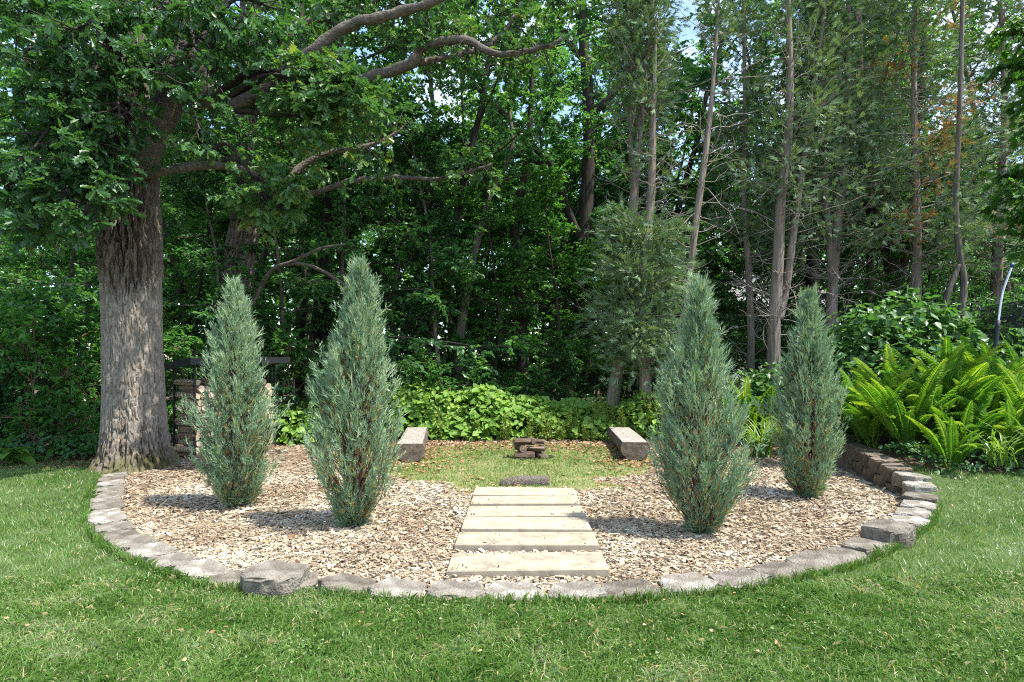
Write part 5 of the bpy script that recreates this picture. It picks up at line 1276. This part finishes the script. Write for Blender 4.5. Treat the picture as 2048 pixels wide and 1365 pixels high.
def litter(N, test):
    x = rng.uniform(-7.5, 6.5, N); y = rng.uniform(4, 13.4, N); k = test(x, y) & off_slab(x, y)
    x, y = x[k], y[k]; n = len(x)
    pos = np.stack([x, y, zg(x, y) + .012 + .02 * rng.random(n)], -1)
    return pos, n
mb = MB()
lz = lambda x, y: inside(bed_small, x, y) & (rng.random(len(x)) < np.clip(.9 * np.exp(-((np.abs(x - .1) - 1.7) / .6) ** 2 - ((y - 10.0) / 1.0) ** 2) + .8 * sm(10.6, 11.6, y) + .03 + .25 * sm(1.25, .95, clearing(x, y)) * sm(.7, .95, clearing(x, y)), 0, 1))
pos, n = litter(46000, lz)
leaves(mb, pos, rng.normal(0, 1, (n, 3)) * [1, 1, .15], rng.normal(0, .3, (n, 3)) + [0, 0, 1], rng.uniform(.03, .085, n), T_OVATE, np.clip(rng.normal(.5, .22, n), 0, 1))
x = rng.uniform(-9, -5.4, 1500); y = rng.uniform(8.9, 10.6, 1500); k = ~inside(bed_small, x, y); x, y = x[k], y[k]; n = len(x)
leaves(mb, np.stack([x, y, zg(x, y) + .015], -1), rng.normal(0, 1, (n, 3)) * [1, 1, .15], rng.normal(0, .3, (n, 3)) + [0, 0, 1], rng.uniform(.03, .08, n), T_OVATE, np.clip(rng.normal(.35, .2, n), 0, 1))
obj('leaf_litter', mb.mesh('leaf_litter', M['litter']), None, None, None, 'reddish brown dry leaf litter round the log benches', 'leaf litter', None, 'stuff')

def blades(mb, x, y, L_, w, tint, seg2=True, lean=.5):
    n = len(x); az = rng.uniform(0, 6.28, n); az2 = rng.uniform(0, 6.28, n)
    z = zg(x, y) - .004
    cl = 2.5 * (nz2(x, y, 41, 3.1) - .5); wind = np.stack([np.cos(cl * 3), np.sin(cl * 3)], -1) * .16
    ln = np.abs(rng.normal(lean, .28, n))
    dx = (np.cos(az2) * ln + wind[:, 0]) * L_; dy = (np.sin(az2) * ln + wind[:, 1]) * L_
    b = np.stack([x, y, z], -1); sd = np.stack([np.cos(az), np.sin(az), 0 * az], -1) * (w / 2)[:, None]
    m_ = b + np.stack([dx * .35, dy * .35, L_ * .62], -1)
    e_ = b + np.stack([dx, dy, L_ * np.clip(1 - .35 * ln, .25, 1)], -1)
    if seg2:
        V = np.stack([b - sd, b + sd, m_ + sd * .85, e_, m_ - sd * .85], 1); f = np.arange(n * 5).reshape(n, 5); k = 5
    else:
        V = np.stack([b - sd, b + sd, e_], 1); f = np.arange(n * 3).reshape(n, 3); k = 3
    mb.add(V.reshape(-1, 3), f, np.repeat(tint, k))
def lawn_pts(N, y0, y1):
    y = rng.uniform(y0, y1, N); x = rng.uniform(-1, 1, N) * (.85 * y1 + .9)
    k = (np.abs(x) < .85 * y + .9) & ~inside(bed_small, x, y) & (y < lawn_back(x) + .3 * (nz2(x, y, 21, 2.5) - .3))
    x, y = x[k], y[k]
    # leave the block tops clear
    dmin = np.full(len(x), 9.0)
    for i in range(0, 600, 6): dmin = np.minimum(dmin, np.hypot(x - ring[i, 0], y - ring[i, 1]))
    k = dmin > np.where(y > 5.6, .10, .125) + .03 * rng.random(len(x))
    return x[k], y[k]
def gtint(x, y):
    n = len(x); p = nz2(x, y, 51, 1.2); q = nz2(x, y, 52, 6.0)
    t = .42 + .50 * (p - .5) + .60 * (q - .5) + rng.normal(0, .15, n)
    t = np.clip(t, 0, .84)
    return np.where(rng.random(n) < .045, rng.uniform(.9, 1, n), t)
mb = MB()
for y0, y1, N, seg, wd in ((2.4, 4.3, 150000, True, .0044), (4.3, 6.2, 120000, False, .0060), (6.2, 9.8, 150000, False, .0080)):
    x, y = lawn_pts(N, y0, y1); n = len(x)
    L_ = .048 * rng.uniform(.5, 1.4, n) * (.75 + .5 * nz2(x, y, 61, 2.3))
    blades(mb, x, y, L_, wd * rng.uniform(.7, 1.3, n), np.clip(gtint(x, y) + (.10 if seg else 0), 0, 1), seg, .85 if seg else .6)
# tufts standing against the front of the blocks
s_ = rng.uniform(0, arc[-1] * .75, 5200); pr = [ring_at(v) for v in s_]
x = np.array([p[0] + math.sin(a) * (.15 + .05 * rng.random()) for p, a in pr]); y = np.array([p[1] - math.cos(a) * (.15 + .05 * rng.random()) for p, a in pr])
n = len(x); blades(mb, x, y, rng.uniform(.05, .105, n) * (.6 + .8 * nz2(x, y, 71, 3.5)), rng.uniform(.004, .007, n), gtint(x, y), True, .35)
obj('lawn_grass', mb.mesh('lawn_grass', M['grass']), None, None, None, 'mown green lawn in front of and beside the bed', 'grass', None, 'stuff')
mb = MB(); N = 76000
x = rng.uniform(-2.6, 2.8, N); y = rng.uniform(7.0, 12.6, N); cl = clearing(x, y)
k = (rng.random(N) < sm(1.12, .55, cl) * (.25 + .9 * nz2(x, y, 81, 2.2))) & off_slab(x, y, .01); x, y = x[k], y[k]; n = len(x)
blades(mb, x, y, .045 * rng.uniform(.5, 1.4, n), .010 * rng.uniform(.6, 1.3, n), np.clip(.3 + .5 * nz2(x, y, 82, 2) + rng.normal(0, .18, n), 0, 1), False)
obj('clearing_grass', mb.mesh('clearing_grass', M['clearing']), None, None, None, 'thin yellow green grass round the fire pile between the benches', 'grass', None, 'stuff')


# clover and dry leaves in the lawn
mb = MB()
for cx_, cy_, r_, nn_ in [(-.55, 3.72, .16, 90), (-1.1, 3.2, .12, 60), (1.6, 3.5, .2, 90), (2.4, 3.2, .15, 70), (-2.6, 4.3, .2, 90), (-4.4, 5.6, .3, 120), (4.3, 4.9, .22, 90), (.7, 3.05, .1, 40), (5.0, 6.0, .3, 120), (-3.3, 3.6, .18, 80), (3.4, 4.2, .16, 60)]:
    x = cx_ + rng.normal(0, r_, nn_); y = cy_ + rng.normal(0, r_ * .8, nn_); k = ~inside(bed_small, x, y); x, y = x[k], y[k]; n = len(x)
    pos = np.stack([x, y, zg(x, y) + rng.uniform(.025, .042, n)], -1)
    leaves(mb, pos, rng.normal(0, 1, (n, 3)) * [1, 1, .2], rng.normal(0, .3, (n, 3)) + [0, 0, 1], rng.uniform(.010, .020, n), T_HEART, np.clip(rng.normal(.45, .2, n), 0, 1))
obj('lawn_clover', mb.mesh('lawn_clover', M['grass']), None, None, None, 'small clover patches in the front lawn', 'clover', None, 'stuff')
mb = MB(); x, y = lawn_pts(900, 2.6, 9.0); n = len(x)
leaves(mb, np.stack([x, y, zg(x, y) + .035], -1), rng.normal(0, 1, (n, 3)) * [1, 1, .2], rng.normal(0, .4, (n, 3)) + [0, 0, 1], rng.uniform(.012, .032, n), T_OVATE, np.clip(rng.normal(.7, .25, n), 0, 1))
obj('lawn_litter', mb.mesh('lawn_litter', M['litter']), None, None, None, 'scattered dry leaf bits lying in the lawn', 'leaf litter', None, 'stuff')
